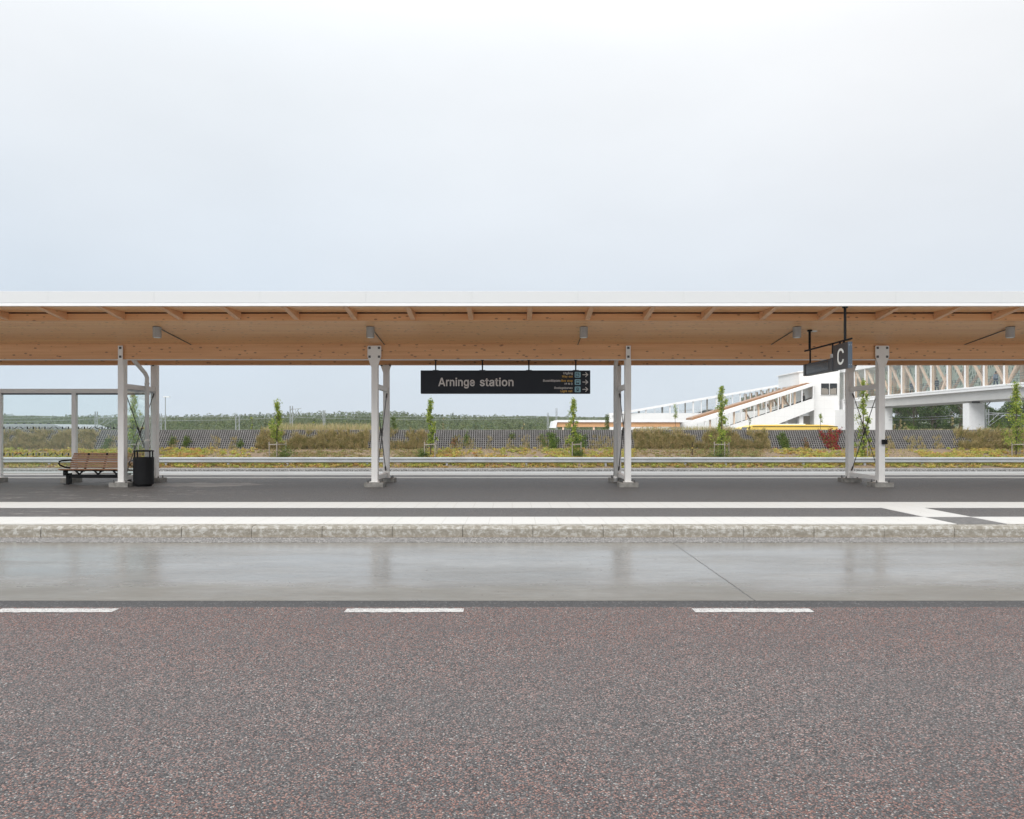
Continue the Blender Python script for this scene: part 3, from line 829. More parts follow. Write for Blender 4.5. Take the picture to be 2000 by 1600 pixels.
# ------------------------------------------------------------------ text helper
GLYPHS = {
'A': (480,[97,-17,-8,-17,190,526,288,526,487,-17,383,-17,271,297,264,317,256,341,248,367,238,397,228,433,209,495,268,495,250,433,239,397,229,366,221,339,213,316,207,297,353,182,127,182,127,159,353,159],[1,12,2,12,3,2,12,13,3,13,4,3,1,11,12,14,4,13,1,10,11,15,4,14,1,16,10,16,9,10,16,9,15,9,4,15,8,4,9,1,17,16,7,4,8,1,18,17,6,20,7,20,4,7,1,21,18,21,19,18,21,22,19,22,0,19,5,23,6,23,20,6,1,22,21,22,20,21,22,23,20,23,4,20,1,0,22,5,4,23]),
'B': (456,[247,-17,43,-17,43,526,242,526,277,524,308,517,337,506,360,491,380,472,396,450,407,426,413,401,415,374,414,351,409,330,402,312,392,297,380,283,366,272,351,263,336,256,332,255,332,277,335,276,354,270,372,260,389,247,404,231,417,211,427,189,433,164,435,136,433,109,426,82,415,58,399,36,377,17,352,2,321,-9,286,-15,142,214,142,74,244,74,278,76,302,83,319,93,330,105,336,120,338,137,337,150,334,163,328,175,320,186,310,195,298,203,283,209,267,212,248,214,142,435,142,302,237,302,254,303,268,307,281,312,292,318,301,326,309,336,314,346,318,358,319,372,317,389,311,404,301,416,287,426,267,432,239,435],[1,58,2,58,3,2,58,4,3,58,5,4,58,6,5,58,7,6,58,8,7,58,9,8,58,75,9,75,10,9,1,59,58,74,10,75,73,10,74,73,11,10,72,11,73,71,11,72,70,11,71,70,12,11,69,12,70,69,13,12,68,13,69,67,13,68,67,14,13,66,14,67,65,14,66,65,15,14,64,15,65,63,15,64,63,16,15,62,16,63,61,16,62,60,16,61,1,40,59,40,60,59,40,22,60,22,16,60,22,17,16,22,18,17,40,21,22,23,18,22,24,18,23,24,19,18,19,25,24,20,25,19,20,26,25,21,26,20,40,26,21,40,27,26,40,57,27,57,28,27,1,41,40,56,28,57,55,28,56,55,29,28,54,29,55,53,29,54,52,29,53,52,30,29,51,30,52,50,30,51,50,31,30,49,31,50,48,31,49,47,31,48,47,32,31,46,32,47,46,33,32,45,33,46,44,33,45,43,33,44,43,34,33,42,34,43,1,42,41,1,34,42,1,35,34,1,36,35,1,37,36,1,38,37,1,39,38,1,0,39]),
'L': (393,[378,-17,43,-17,43,526,142,526,142,74,378,74],[1,3,2,1,4,3,1,5,4,1,0,5]),
'M': (628,[139,-17,43,-17,43,526,163,526,293,193,296,185,300,175,303,164,307,153,311,141,315,128,320,115,324,102,328,89,331,76,335,64,344,32,284,32,294,64,298,76,302,88,306,100,310,113,314,126,318,139,322,152,326,164,330,175,333,185,336,193,465,526,585,526,585,-17,487,-17,487,291,487,302,487,314,487,327,488,341,488,355,488,369,488,384,489,399,489,413,489,428,490,443,490,474,536,474,524,436,519,420,514,404,508,388,503,372,498,357,493,343,488,329,483,316,479,304,475,294,472,285,353,-17,275,-17,155,285,151,293,147,304,143,315,139,328,134,341,129,355,124,370,118,386,113,402,107,419,102,435,88,474,135,474,136,445,137,431,137,416,137,402,138,387,138,372,138,357,138,343,139,329,139,315,139,303,139,291],[1,74,2,74,3,2,74,75,3,75,4,3,29,46,30,46,31,30,46,47,31,47,32,31,1,73,74,76,4,75,29,45,46,48,32,47,77,4,76,29,44,45,49,32,48,1,72,73,78,4,77,29,43,44,50,32,49,1,71,72,79,4,78,29,42,43,51,32,50,1,70,71,80,4,79,29,41,42,52,32,51,81,4,80,1,69,70,29,40,41,53,32,52,82,4,81,1,68,69,29,39,40,54,32,53,83,4,82,1,67,68,29,38,39,84,4,83,55,32,54,1,66,67,29,37,38,56,37,55,37,32,55,85,66,84,66,4,84,1,85,66,85,65,66,29,56,37,56,36,37,29,57,56,1,86,85,29,58,57,1,87,86,29,59,58,1,0,87,29,60,59,28,60,29,27,60,28,26,60,27,25,60,26,24,16,25,16,60,25,23,10,24,10,11,24,11,12,24,12,13,24,13,14,24,14,15,24,15,16,24]),
'N': (523,[142,-17,43,-17,43,526,146,526,357,192,363,183,370,172,377,159,385,146,394,131,402,115,411,98,420,80,439,42,390,34,386,71,385,89,384,107,383,125,382,141,382,157,382,171,382,184,382,195,382,526,480,526,480,-17,377,-17,188,281,180,294,171,308,163,322,154,337,144,354,133,373,121,393,108,417,80,465,135,473,137,430,138,407,139,384,140,364,141,345,141,328,142,314,142,301,142,291],[1,37,2,37,3,2,37,38,3,38,4,3,23,25,24,23,26,25,39,4,38,1,36,37,40,4,39,1,35,36,41,4,40,1,34,35,42,4,41,1,43,34,43,33,34,43,33,42,33,4,42,32,4,33,1,44,43,31,4,32,1,45,44,30,4,31,1,46,45,29,4,30,1,47,46,28,4,29,1,0,47,27,4,28,22,26,23,27,5,4,21,26,22,27,6,5,27,7,6,20,26,21,27,19,7,19,8,7,19,8,20,8,26,20,9,26,8,27,18,19,10,26,9,27,17,18,11,26,10,27,16,17,12,26,11,27,15,16,13,26,12,27,14,15,14,26,13,27,26,14]),
'O': (533,[393,10,354,-9,312,-20,267,-24,222,-20,180,-9,141,10,107,37,78,69,55,108,37,152,27,201,23,254,27,308,37,357,55,401,78,439,107,472,141,498,180,517,222,529,267,533,312,529,354,517,393,498,427,472,456,439,479,401,496,357,507,308,510,254,507,201,496,152,479,108,456,69,427,37,193,91,216,79,241,72,267,70,293,72,318,79,340,90,361,106,378,126,393,151,404,181,411,215,413,254,411,293,404,328,393,357,378,382,361,403,340,418,318,430,293,436,267,439,241,436,216,430,193,418,173,402,155,382,141,357,130,327,123,293,120,254,123,215,130,181,141,152,155,127,173,106],[20,22,21,19,22,20,19,23,22,18,23,19,18,24,23,17,24,18,17,25,24,16,25,17,16,26,25,15,58,16,58,57,16,57,26,16,57,56,26,56,27,26,55,27,56,15,59,58,54,27,55,15,60,59,53,27,54,15,61,60,52,27,53,15,62,61,14,62,15,52,28,27,51,28,52,14,63,62,50,28,51,14,64,63,13,64,14,50,29,28,49,29,50,13,65,64,12,65,13,49,30,29,48,30,49,12,66,65,47,30,48,12,67,66,47,31,30,11,67,12,11,68,67,46,31,47,46,32,31,10,68,11,10,69,68,45,32,46,45,33,32,9,69,10,9,70,69,44,33,45,9,71,70,43,33,44,43,34,33,8,71,9,8,36,71,42,34,43,8,37,36,41,34,42,8,38,37,40,34,41,8,39,38,39,34,40,8,34,39,8,35,34,7,35,8,7,0,35,6,0,7,6,1,0,5,1,6,4,1,5,4,2,1,3,2,4]),
'R': (449,[142,-17,43,-17,43,526,236,526,275,523,310,516,341,504,367,487,389,466,405,441,417,414,424,384,426,352,424,320,417,291,405,263,389,239,367,218,341,202,310,190,275,183,236,181,79,181,79,272,233,272,256,273,275,277,290,282,302,289,312,298,319,309,324,321,327,335,328,352,327,369,324,384,319,397,311,408,302,417,290,424,275,430,256,434,232,435,142,435,456,-17,343,-17,202,246,313,246],[1,23,2,23,43,2,43,3,2,43,4,3,43,5,4,43,6,5,43,7,6,43,8,7,43,9,8,43,42,9,42,41,9,41,10,9,23,0,43,40,10,41,39,10,40,38,10,39,37,10,38,37,11,10,36,11,37,35,11,36,34,11,35,34,12,11,33,12,34,32,12,33,32,13,12,31,13,32,30,13,31,30,14,13,29,14,30,28,14,29,28,15,14,27,15,28,26,15,27,25,15,26,24,15,25,1,22,23,0,46,23,46,24,23,46,15,24,46,47,15,47,16,15,0,21,46,21,45,46,44,18,47,18,16,47,18,17,16,19,44,18,20,44,19,21,44,20,1,21,22,1,0,21,45,44,21]),
'U': (517,[371,0,337,-14,300,-22,259,-25,218,-22,180,-14,146,0,116,20,91,43,70,71,55,103,46,137,43,172,43,526,141,526,141,179,143,157,148,139,155,121,166,106,179,94,195,83,214,75,235,70,259,69,283,70,304,75,323,83,338,93,351,106,362,121,369,139,374,157,376,179,376,526,474,526,474,172,471,137,462,103,447,71,427,43,401,20],[12,14,13,12,15,14,33,35,34,33,36,35,12,16,15,32,36,33,11,16,12,32,37,36,11,17,16,31,37,32,11,18,17,30,37,31,10,18,11,30,38,37,10,19,18,29,38,30,10,20,19,28,38,29,28,39,38,9,20,10,9,21,20,27,39,28,9,22,21,26,39,27,9,23,22,25,39,26,25,40,39,8,23,9,24,40,25,8,24,23,8,40,24,8,41,40,7,41,8,7,0,41,6,0,7,6,1,0,5,1,6,5,2,1,4,2,5,4,3,2]),
'W': (686,[243,-17,142,-17,-6,526,95,526,180,200,184,183,188,166,192,149,196,132,200,115,203,97,207,79,210,61,217,23,169,23,176,61,179,79,183,97,187,115,191,132,195,149,199,167,203,183,208,200,293,526,393,526,478,200,483,184,487,167,491,149,495,132,499,115,503,97,507,79,510,61,518,23,468,23,475,61,479,79,482,97,486,115,490,132,494,149,498,166,502,183,506,200,590,526,692,526,543,-17,442,-17,351,319,346,341,340,364,335,388,329,414,324,442,316,492,370,492,361,443,356,416,352,391,346,367,341,343,334,319],[1,3,2,1,4,3,23,56,24,56,25,24,56,57,25,57,26,25,45,47,46,45,48,47,23,55,56,58,26,57,59,26,58,23,54,55,60,26,59,23,53,54,61,26,60,23,52,53,62,51,61,51,26,61,23,62,52,62,51,52,23,63,62,50,26,51,49,26,50,23,0,63,49,27,26,22,0,23,1,5,4,44,48,45,49,28,27,21,0,22,1,6,5,43,48,44,49,29,28,20,0,21,42,48,43,1,7,6,19,8,20,8,0,20,41,30,42,30,48,42,49,41,29,41,30,29,1,19,7,19,8,7,1,18,19,49,40,41,31,48,30,9,0,8,32,48,31,49,39,40,1,17,18,10,0,9,33,48,32,49,38,39,1,16,17,11,0,10,34,48,33,49,37,38,1,15,16,12,0,11,35,48,34,1,14,15,49,36,37,13,0,12,14,0,13,49,35,36,1,0,14,49,48,35]),
'a': (389,[222,-15,203,-21,182,-24,160,-26,134,-24,110,-19,87,-11,66,1,48,17,33,35,22,57,15,81,13,108,15,131,20,152,29,170,40,185,54,198,69,208,86,216,103,222,121,227,140,231,158,234,176,237,197,239,216,242,231,244,243,245,252,248,256,250,257,251,258,251,259,256,259,256,258,269,255,280,252,288,247,296,240,302,232,307,222,310,210,313,196,314,180,313,167,311,156,307,146,301,137,296,130,289,124,282,119,275,109,253,17,281,36,321,50,342,67,359,86,373,106,384,128,392,150,397,172,400,194,401,209,401,226,399,243,396,261,391,278,384,295,375,311,362,325,347,337,328,347,306,352,280,354,252,354,-17,260,-17,260,35,282,35,282,34,274,23,264,12,252,2,238,-7,136,68,146,65,158,63,170,62,189,64,206,68,220,74,231,82,241,91,249,102,254,113,257,125,259,139,259,154,281,173,273,169,264,166,255,163,245,161,234,159,223,157,213,156,202,154,193,153,185,152,178,151,164,149,152,146,140,143,130,138,122,133,116,128,112,122,110,115,109,105,110,96,112,89,116,82,121,77,127,72],[61,63,62,61,64,63,60,64,61,60,65,64,59,65,60,59,66,65,58,66,59,58,67,66,58,68,67,57,68,58,57,69,68,56,69,57,56,70,69,55,70,56,55,71,70,54,71,55,54,43,71,43,72,71,53,45,54,45,44,54,44,43,54,42,72,43,41,72,42,53,46,45,40,72,41,39,72,40,53,47,46,39,73,72,38,73,39,53,48,47,37,73,38,53,49,48,53,50,49,36,73,37,53,51,50,52,51,53,36,74,73,35,74,36,34,74,35,33,74,34,32,74,33,32,75,74,31,75,32,30,75,31,29,98,30,98,75,30,28,98,29,27,98,28,26,98,27,25,98,26,24,98,25,23,98,24,22,98,23,21,98,22,20,98,21,19,98,20,18,98,19,17,98,18,16,98,17,15,98,16,15,99,98,97,75,98,14,99,15,14,100,99,14,101,100,14,102,101,14,103,102,14,104,103,14,105,104,14,106,105,14,107,106,96,75,97,14,108,107,14,109,108,13,109,14,13,110,109,13,111,110,13,112,111,13,113,112,95,75,96,13,114,113,13,115,114,12,115,13,12,116,115,94,75,95,12,117,116,12,118,117,93,75,94,11,118,12,11,119,118,92,75,93,11,120,119,91,75,92,11,121,120,11,122,121,90,78,91,78,75,91,10,122,11,10,123,122,89,78,90,10,84,123,10,85,84,88,78,89,10,86,85,87,78,88,10,87,86,10,78,87,9,78,10,8,77,9,77,78,9,8,82,77,82,76,77,79,75,78,80,75,79,81,75,80,7,82,8,82,75,81,7,83,82,76,75,82,6,83,7,6,0,83,5,0,6,5,1,0,4,1,5,4,2,1,3,2,4]),
'b': (424,[323,2,294,-13,263,-22,230,-25,205,-24,184,-19,165,-11,149,-2,136,9,125,20,116,31,109,41,109,42,129,42,129,-17,36,-17,36,526,131,526,131,336,109,336,110,337,116,346,124,357,135,368,148,378,164,388,183,396,205,400,229,401,263,399,294,390,322,375,347,355,368,329,385,300,398,266,405,229,407,189,405,148,398,111,385,77,369,48,348,22,172,79,186,70,202,66,220,64,239,66,255,71,269,79,281,91,292,105,300,123,306,143,310,165,311,189,310,213,306,235,300,255,292,272,282,286,270,298,256,306,239,311,220,313,201,311,185,306,171,298,159,287,149,273,141,257,135,237,131,214,130,189,131,164,135,142,141,121,149,104,160,90],[15,17,16,15,19,17,19,20,17,20,21,17,21,22,17,22,18,17,27,29,28,26,29,27,26,30,29,25,30,26,25,31,30,24,31,25,23,31,24,23,32,31,22,32,23,18,32,22,18,33,32,15,18,19,15,70,18,70,69,18,69,68,18,68,67,18,67,66,18,66,65,18,65,33,18,65,64,33,64,34,33,63,34,64,62,34,63,61,34,62,61,35,34,60,35,61,59,35,60,58,35,59,58,36,35,15,71,70,57,36,58,15,72,71,56,36,57,56,37,36,15,73,72,55,37,56,15,74,73,54,37,55,54,38,37,53,38,54,15,75,74,53,39,38,52,39,53,15,76,75,51,39,52,15,77,76,51,40,39,50,40,51,15,78,77,49,40,50,15,12,78,12,43,78,48,40,49,12,44,43,48,41,40,47,41,48,12,45,44,46,41,47,12,46,45,12,41,46,12,13,41,13,42,41,15,11,12,14,8,13,8,42,13,15,10,11,15,9,10,8,0,42,15,8,9,15,14,8,7,0,8,7,1,0,6,1,7,5,1,6,5,2,1,4,2,5,4,3,2]),
'e': (404,[289,-11,265,-19,239,-24,212,-25,174,-22,139,-13,108,2,81,22,58,48,40,77,27,111,20,147,17,187,20,226,27,263,40,297,57,327,79,353,106,374,136,389,169,398,205,401,228,400,250,396,272,390,293,381,313,368,331,353,348,335,362,313,373,288,382,260,386,228,388,194,388,152,58,152,58,238,394,238,294,172,291,224,288,244,282,262,274,277,264,290,253,300,239,307,224,312,205,313,186,311,170,307,156,299,143,289,133,277,124,262,118,246,114,229,113,210,113,178,114,153,119,132,126,114,135,98,146,86,160,76,175,69,193,65,213,63,225,64,237,66,248,69,257,73,266,78,273,85,280,92,285,101,296,125,388,103,373,65,362,45,347,27,330,12,311,-1],[20,22,21,20,23,22,19,23,20,19,24,23,19,25,24,18,25,19,18,26,25,17,26,18,17,27,26,17,28,27,16,28,17,16,29,28,15,48,16,48,47,16,47,29,16,46,29,47,46,30,29,45,30,46,15,49,48,44,30,45,15,50,49,43,30,44,15,51,50,14,51,15,42,30,43,14,52,51,42,31,30,41,31,42,14,53,52,13,53,14,13,36,53,36,54,53,40,31,41,40,32,31,36,55,54,39,32,40,13,35,36,55,37,36,55,39,37,39,38,37,56,39,55,39,33,32,12,35,13,56,33,39,57,33,56,57,34,33,11,35,12,58,34,57,59,34,58,11,34,35,11,59,34,10,59,11,10,60,59,74,76,75,10,61,60,9,61,10,74,77,76,73,77,74,9,62,61,72,77,73,9,63,62,71,77,72,70,77,71,8,63,9,8,64,63,69,77,70,8,65,64,68,77,69,67,77,68,67,78,77,8,66,65,66,78,67,8,78,66,7,78,8,7,79,78,7,80,79,6,80,7,6,81,80,5,81,6,5,0,81,5,1,0,4,1,5,4,2,1,3,2,4]),
'g': (425,[297,-152,269,-161,239,-166,207,-168,178,-166,152,-162,128,-156,107,-147,88,-136,71,-123,57,-109,45,-93,27,-63,106,-18,121,-39,127,-46,134,-54,141,-61,150,-67,161,-73,173,-77,189,-79,207,-80,233,-78,254,-72,271,-62,284,-48,292,-30,294,-5,294,51,315,51,315,50,308,41,299,30,288,19,275,9,260,0,241,-7,219,-11,195,-12,163,-10,132,-2,104,12,79,31,57,54,40,83,27,115,20,151,17,191,20,231,27,267,40,301,57,330,78,355,103,375,132,390,163,399,196,401,220,400,242,396,261,388,277,379,290,368,301,357,309,346,316,337,317,336,296,336,296,396,389,396,389,-10,387,-43,379,-73,364,-99,346,-121,323,-139,155,90,169,82,186,78,205,76,224,78,240,82,254,89,266,99,276,112,284,128,290,146,294,168,295,193,294,217,290,238,284,258,276,274,266,288,254,298,240,306,224,311,205,313,186,311,169,306,155,298,143,287,133,273,124,256,118,237,115,216,113,193,115,169,118,148,124,129,133,113,143,100],[56,58,57,56,59,58,55,59,56,67,63,68,63,69,68,63,64,69,64,65,69,65,66,69,66,70,69,55,60,59,54,60,55,54,61,60,54,62,61,53,62,54,53,63,62,53,67,63,52,67,53,52,66,67,52,96,66,96,95,66,95,94,66,94,93,66,93,92,66,92,91,66,91,70,66,51,97,52,97,96,52,51,98,97,51,99,98,51,100,99,50,100,51,50,101,100,50,102,101,50,103,102,49,103,50,90,70,91,49,104,103,89,70,90,49,105,104,48,105,49,88,70,89,48,106,105,87,70,88,48,107,106,47,107,48,47,108,107,86,70,87,46,108,47,46,109,108,85,70,86,46,110,109,84,70,85,45,110,46,45,111,110,83,70,84,45,76,111,82,30,83,30,70,83,45,77,76,81,30,82,44,77,45,44,78,77,80,30,81,44,79,78,79,30,80,44,30,79,43,29,44,29,30,44,43,34,29,34,28,29,31,70,30,32,70,31,33,70,32,42,34,43,34,70,33,42,35,34,28,70,34,41,35,42,41,36,35,41,37,36,40,37,41,27,70,28,40,38,37,27,71,70,39,38,40,12,14,13,26,71,27,12,15,14,26,72,71,12,16,15,25,72,26,12,17,16,12,18,17,24,72,25,11,18,12,11,19,18,23,72,24,11,20,19,23,73,72,11,21,20,22,73,23,11,22,21,11,73,22,10,73,11,10,74,73,9,74,10,9,75,74,8,75,9,7,75,8,7,0,75,6,0,7,6,1,0,5,1,6,5,2,1,4,2,5,4,3,2]),
'h': (410,[141,275,136,261,132,245,131,226,131,-17,36,-17,36,526,131,526,131,270,77,270,101,327,119,355,142,376,168,390,197,399,227,401,255,400,280,394,303,384,324,369,342,351,356,328,366,302,372,273,374,241,374,-17,279,-17,279,234,277,259,270,278,260,293,247,303,231,310,210,312,195,311,181,308,169,302,158,295,149,286],[5,9,6,9,7,6,9,10,7,10,11,7,11,8,7,14,16,15,14,17,16,13,17,14,13,18,17,12,18,13,12,19,18,11,19,12,11,20,19,8,37,11,37,36,11,36,35,11,35,20,11,35,34,20,34,21,20,34,33,21,33,22,21,32,22,33,31,22,32,30,22,31,30,23,22,8,38,37,29,23,30,8,0,38,28,23,29,8,1,0,28,24,23,5,8,9,5,1,8,5,2,1,27,24,28,5,3,2,27,25,24,26,25,27,5,4,3]),
'i': (167,[126,442,113,433,99,427,84,426,68,427,54,433,42,442,32,454,26,468,24,483,26,498,32,512,42,524,54,533,68,539,84,541,99,539,113,534,126,524,135,512,141,498,143,483,141,468,135,454,131,-17,36,-17,36,396,131,396],[25,27,26,25,24,27,14,16,15,14,17,16,13,17,14,13,18,17,12,18,13,12,19,18,11,19,12,10,19,11,10,20,19,9,20,10,9,21,20,8,21,9,8,22,21,7,22,8,7,23,22,6,23,7,6,0,23,5,0,6,5,1,0,4,1,5,4,2,1,3,2,4]),
'l': (189,[164,-18,156,-19,148,-19,139,-19,109,-17,83,-8,62,8,47,30,38,55,36,84,36,526,131,526,131,99,131,85,133,76,135,72,136,71,139,70,147,69,151,69,155,69,158,69,161,70,163,70,183,74,201,-10,179,-15,172,-17],[9,11,10,9,12,11,9,13,12,9,14,13,8,14,9,8,15,14,23,25,24,8,16,15,8,17,16,22,25,23,21,25,22,8,18,17,20,25,21,19,25,20,18,25,19,8,25,18,7,25,8,6,25,7,5,25,6,4,25,5,4,26,25,4,27,26,4,0,27,3,0,4,3,1,0,3,2,1]),
'n': (410,[141,275,136,261,132,245,131,226,131,-17,36,-17,36,396,129,396,129,270,77,270,101,327,119,355,142,376,168,390,197,399,227,401,255,400,280,394,303,384,324,369,342,351,356,329,366,303,372,273,374,241,374,-17,279,-17,279,234,277,259,270,278,260,293,247,303,231,310,210,312,195,311,181,308,169,302,158,295,149,286],[14,16,15,14,17,16,13,17,14,5,9,6,9,7,6,9,10,7,10,11,7,11,8,7,13,18,17,12,18,13,12,19,18,11,19,12,11,20,19,8,37,11,37,36,11,36,35,11,35,20,11,35,34,20,34,21,20,34,33,21,33,22,21,32,22,33,31,22,32,30,22,31,30,23,22,8,38,37,29,23,30,8,0,38,28,23,29,8,1,0,28,24,23,5,8,9,5,1,8,5,2,1,27,24,28,5,3,2,27,25,24,26,25,27,5,4,3]),
'o': (415,[308,2,277,-13,244,-22,207,-25,171,-22,138,-13,108,2,81,22,59,48,41,77,28,111,20,148,17,187,20,228,28,265,41,299,59,328,81,354,108,374,138,389,171,399,207,401,244,399,277,389,308,374,334,354,357,328,375,299,388,265,395,228,398,187,395,148,388,111,375,77,357,48,334,22,156,79,170,71,187,65,207,64,228,65,245,71,260,79,272,91,283,106,291,124,297,143,301,165,302,187,301,210,297,232,291,252,283,270,272,285,260,297,245,305,228,311,207,313,187,311,170,305,156,297,143,285,133,270,124,252,118,232,115,211,113,187,115,165,118,143,124,124,133,106,143,91],[20,22,21,20,23,22,19,23,20,19,24,23,18,24,19,18,25,24,17,25,18,17,26,25,16,26,17,15,26,16,15,57,26,57,27,26,15,58,57,56,27,57,15,59,58,55,27,56,15,60,59,54,27,55,14,60,15,54,28,27,14,61,60,53,28,54,14,62,61,52,28,53,14,63,62,51,28,52,13,63,14,51,29,28,13,64,63,50,29,51,13,65,64,49,29,50,12,65,13,49,30,29,12,66,65,48,30,49,12,67,66,47,30,48,47,31,30,11,67,12,11,68,67,46,31,47,46,32,31,10,68,11,10,69,68,45,32,46,44,32,45,10,70,69,44,33,32,9,70,10,43,33,44,9,71,70,42,33,43,9,36,71,41,33,42,9,37,36,41,34,33,8,37,9,40,34,41,8,38,37,39,34,40,8,39,38,8,34,39,8,35,34,7,35,8,6,35,7,6,0,35,5,0,6,5,1,0,4,1,5,4,2,1,3,2,4]),
'p': (424,[131,-160,36,-160,36,396,129,396,129,336,109,336,109,337,116,346,124,357,135,368,148,378,164,388,183,396,205,400,229,401,263,399,294,390,322,375,347,355,368,329,385,300,398,266,405,229,407,189,405,148,398,111,385,77,369,48,348,22,323,2,294,-13,263,-22,230,-25,205,-24,184,-19,165,-11,149,-2,136,9,125,20,117,31,109,41,109,42,131,42,172,79,186,70,202,66,220,64,239,66,255,71,269,79,281,91,292,105,300,123,306,143,310,165,311,189,310,213,306,235,300,255,292,272,282,286,270,298,256,306,239,311,220,313,201,311,185,306,171,298,159,287,149,273,141,257,135,237,131,214,130,189,131,164,135,142,141,121,149,104,160,90],[13,15,14,12,15,13,12,16,15,1,5,2,5,3,2,5,6,3,6,7,3,7,8,3,8,4,3,11,16,12,11,17,16,10,17,11,9,17,10,9,18,17,8,18,9,4,18,8,4,19,18,1,4,5,1,71,4,71,70,4,70,69,4,69,68,4,68,67,4,67,66,4,66,65,4,65,19,4,65,64,19,64,20,19,63,20,64,62,20,63,61,20,62,61,21,20,60,21,61,59,21,60,58,21,59,58,22,21,57,22,58,1,72,71,56,22,57,56,23,22,1,73,72,55,23,56,1,74,73,54,23,55,54,24,23,53,24,54,1,75,74,53,25,24,52,25,53,1,41,75,41,76,75,51,25,52,41,77,76,51,26,25,50,26,51,41,78,77,49,26,50,41,43,78,48,26,49,41,44,43,48,27,26,47,27,48,41,45,44,46,27,47,41,46,45,41,27,46,41,42,27,42,28,27,1,40,41,0,37,42,37,28,42,1,39,40,1,38,39,37,29,28,1,37,38,1,0,37,36,29,37,36,30,29,35,30,36,34,30,35,34,31,30,33,31,34,33,32,31]),
'r': (259,[131,-17,36,-17,36,396,129,396,129,338,105,338,110,348,124,366,143,381,165,393,188,400,212,402,218,402,224,402,230,401,236,401,240,401,260,400,260,302,238,306,234,307,228,307,221,308,214,309,207,309,192,308,179,305,167,299,156,293,148,285,140,275,135,264,132,251,131,236],[10,12,11,10,13,12,10,14,13,10,15,14,10,16,15,10,17,16,10,18,17,9,18,10,1,5,2,5,3,2,5,6,3,6,7,3,7,4,3,8,18,9,7,18,8,4,18,7,1,4,5,1,31,4,31,30,4,30,29,4,29,28,4,28,27,4,27,26,4,26,25,4,25,24,4,24,23,4,23,22,4,22,21,4,21,20,4,20,19,4,19,18,4,1,32,31,1,33,32,1,0,33]),
's': (365,[267,-9,241,-18,212,-23,182,-25,155,-24,130,-20,106,-13,85,-2,65,11,49,27,35,46,25,67,14,107,105,126,116,95,124,83,134,74,147,68,162,64,181,62,203,64,221,69,235,76,244,85,249,94,251,103,250,111,247,117,242,123,234,129,223,134,208,139,145,154,111,164,83,178,60,196,43,219,33,245,30,274,32,298,39,321,51,342,67,359,86,374,108,386,133,395,159,400,187,401,214,400,238,396,260,388,280,378,297,365,312,350,324,333,333,314,346,277,258,258,247,283,240,293,232,303,221,309,207,314,187,315,169,314,154,310,141,303,132,295,127,287,126,277,127,269,130,262,135,256,144,250,158,245,176,239,234,226,267,215,296,201,319,183,335,161,345,135,348,107,346,82,338,58,326,37,310,19,290,3],[46,48,47,46,49,48,45,49,46,45,50,49,44,50,45,44,51,50,43,51,44,43,52,51,42,52,43,42,53,52,41,53,42,41,54,53,40,54,41,40,55,54,39,64,40,64,63,40,63,55,40,62,55,63,62,56,55,39,65,64,61,56,62,39,66,65,60,56,61,39,67,66,59,56,60,38,67,39,38,68,67,58,56,59,38,69,68,57,56,58,38,70,69,37,70,38,37,71,70,37,72,71,37,73,72,37,74,73,36,74,37,36,75,74,36,76,75,36,77,76,35,77,36,35,78,77,35,79,78,34,79,35,34,80,79,33,80,34,32,80,33,32,81,80,31,81,32,30,81,31,30,82,81,29,82,30,28,82,29,12,14,13,27,82,28,26,82,27,25,82,26,11,14,12,25,83,82,24,83,25,11,15,14,23,83,24,22,83,23,11,16,15,22,84,83,21,84,22,11,17,16,20,84,21,11,18,17,10,18,11,19,84,20,10,19,18,10,84,19,10,85,84,9,85,10,9,86,85,8,86,9,8,87,86,7,87,8,7,0,87,6,0,7,6,1,0,5,1,6,5,2,1,4,2,5,4,3,2]),
't': (227,[-11,396,221,396,221,310,-11,310,48,92,48,488,143,488,143,98,144,85,146,77,149,73,152,70,159,68,171,67,174,67,178,67,183,68,189,69,194,69,215,73,233,-10,211,-17,202,-18,194,-20,185,-20,177,-21,168,-21,134,-18,105,-8,80,9,62,32,51,60],[4,6,5,4,7,6,3,1,0,3,2,1,4,8,7,31,8,4,31,9,8,31,10,9,18,20,19,31,11,10,31,12,11,17,20,18,16,20,17,15,20,16,31,13,12,14,20,15,13,20,14,31,20,13,30,20,31,29,20,30,28,20,29,27,20,28,27,21,20,27,22,21,26,22,27,26,23,22,26,24,23,26,25,24]),
'u': (410,[267,3,241,-11,213,-19,182,-22,155,-20,130,-14,107,-4,86,10,68,29,54,51,44,77,38,106,36,138,36,396,131,396,131,145,133,120,139,101,149,87,163,76,179,70,200,67,215,68,229,72,241,77,252,84,261,93,268,105,274,118,278,134,279,153,279,396,374,396,374,-17,281,-17,281,109,333,109,309,52,290,24],[12,14,13,12,15,14,30,32,31,30,36,32,36,33,32,29,36,30,12,16,15,11,16,12,28,36,29,11,17,16,27,35,28,35,36,28,27,34,35,37,33,36,10,17,11,26,34,27,10,18,17,25,34,26,10,19,18,24,34,25,9,19,10,23,34,24,9,20,19,22,0,23,0,34,23,9,21,20,21,0,22,9,0,21,38,33,37,8,0,9,7,0,8,0,33,38,6,0,7,6,1,0,34,33,0,5,1,6,5,2,1,4,2,5,4,3,2]),
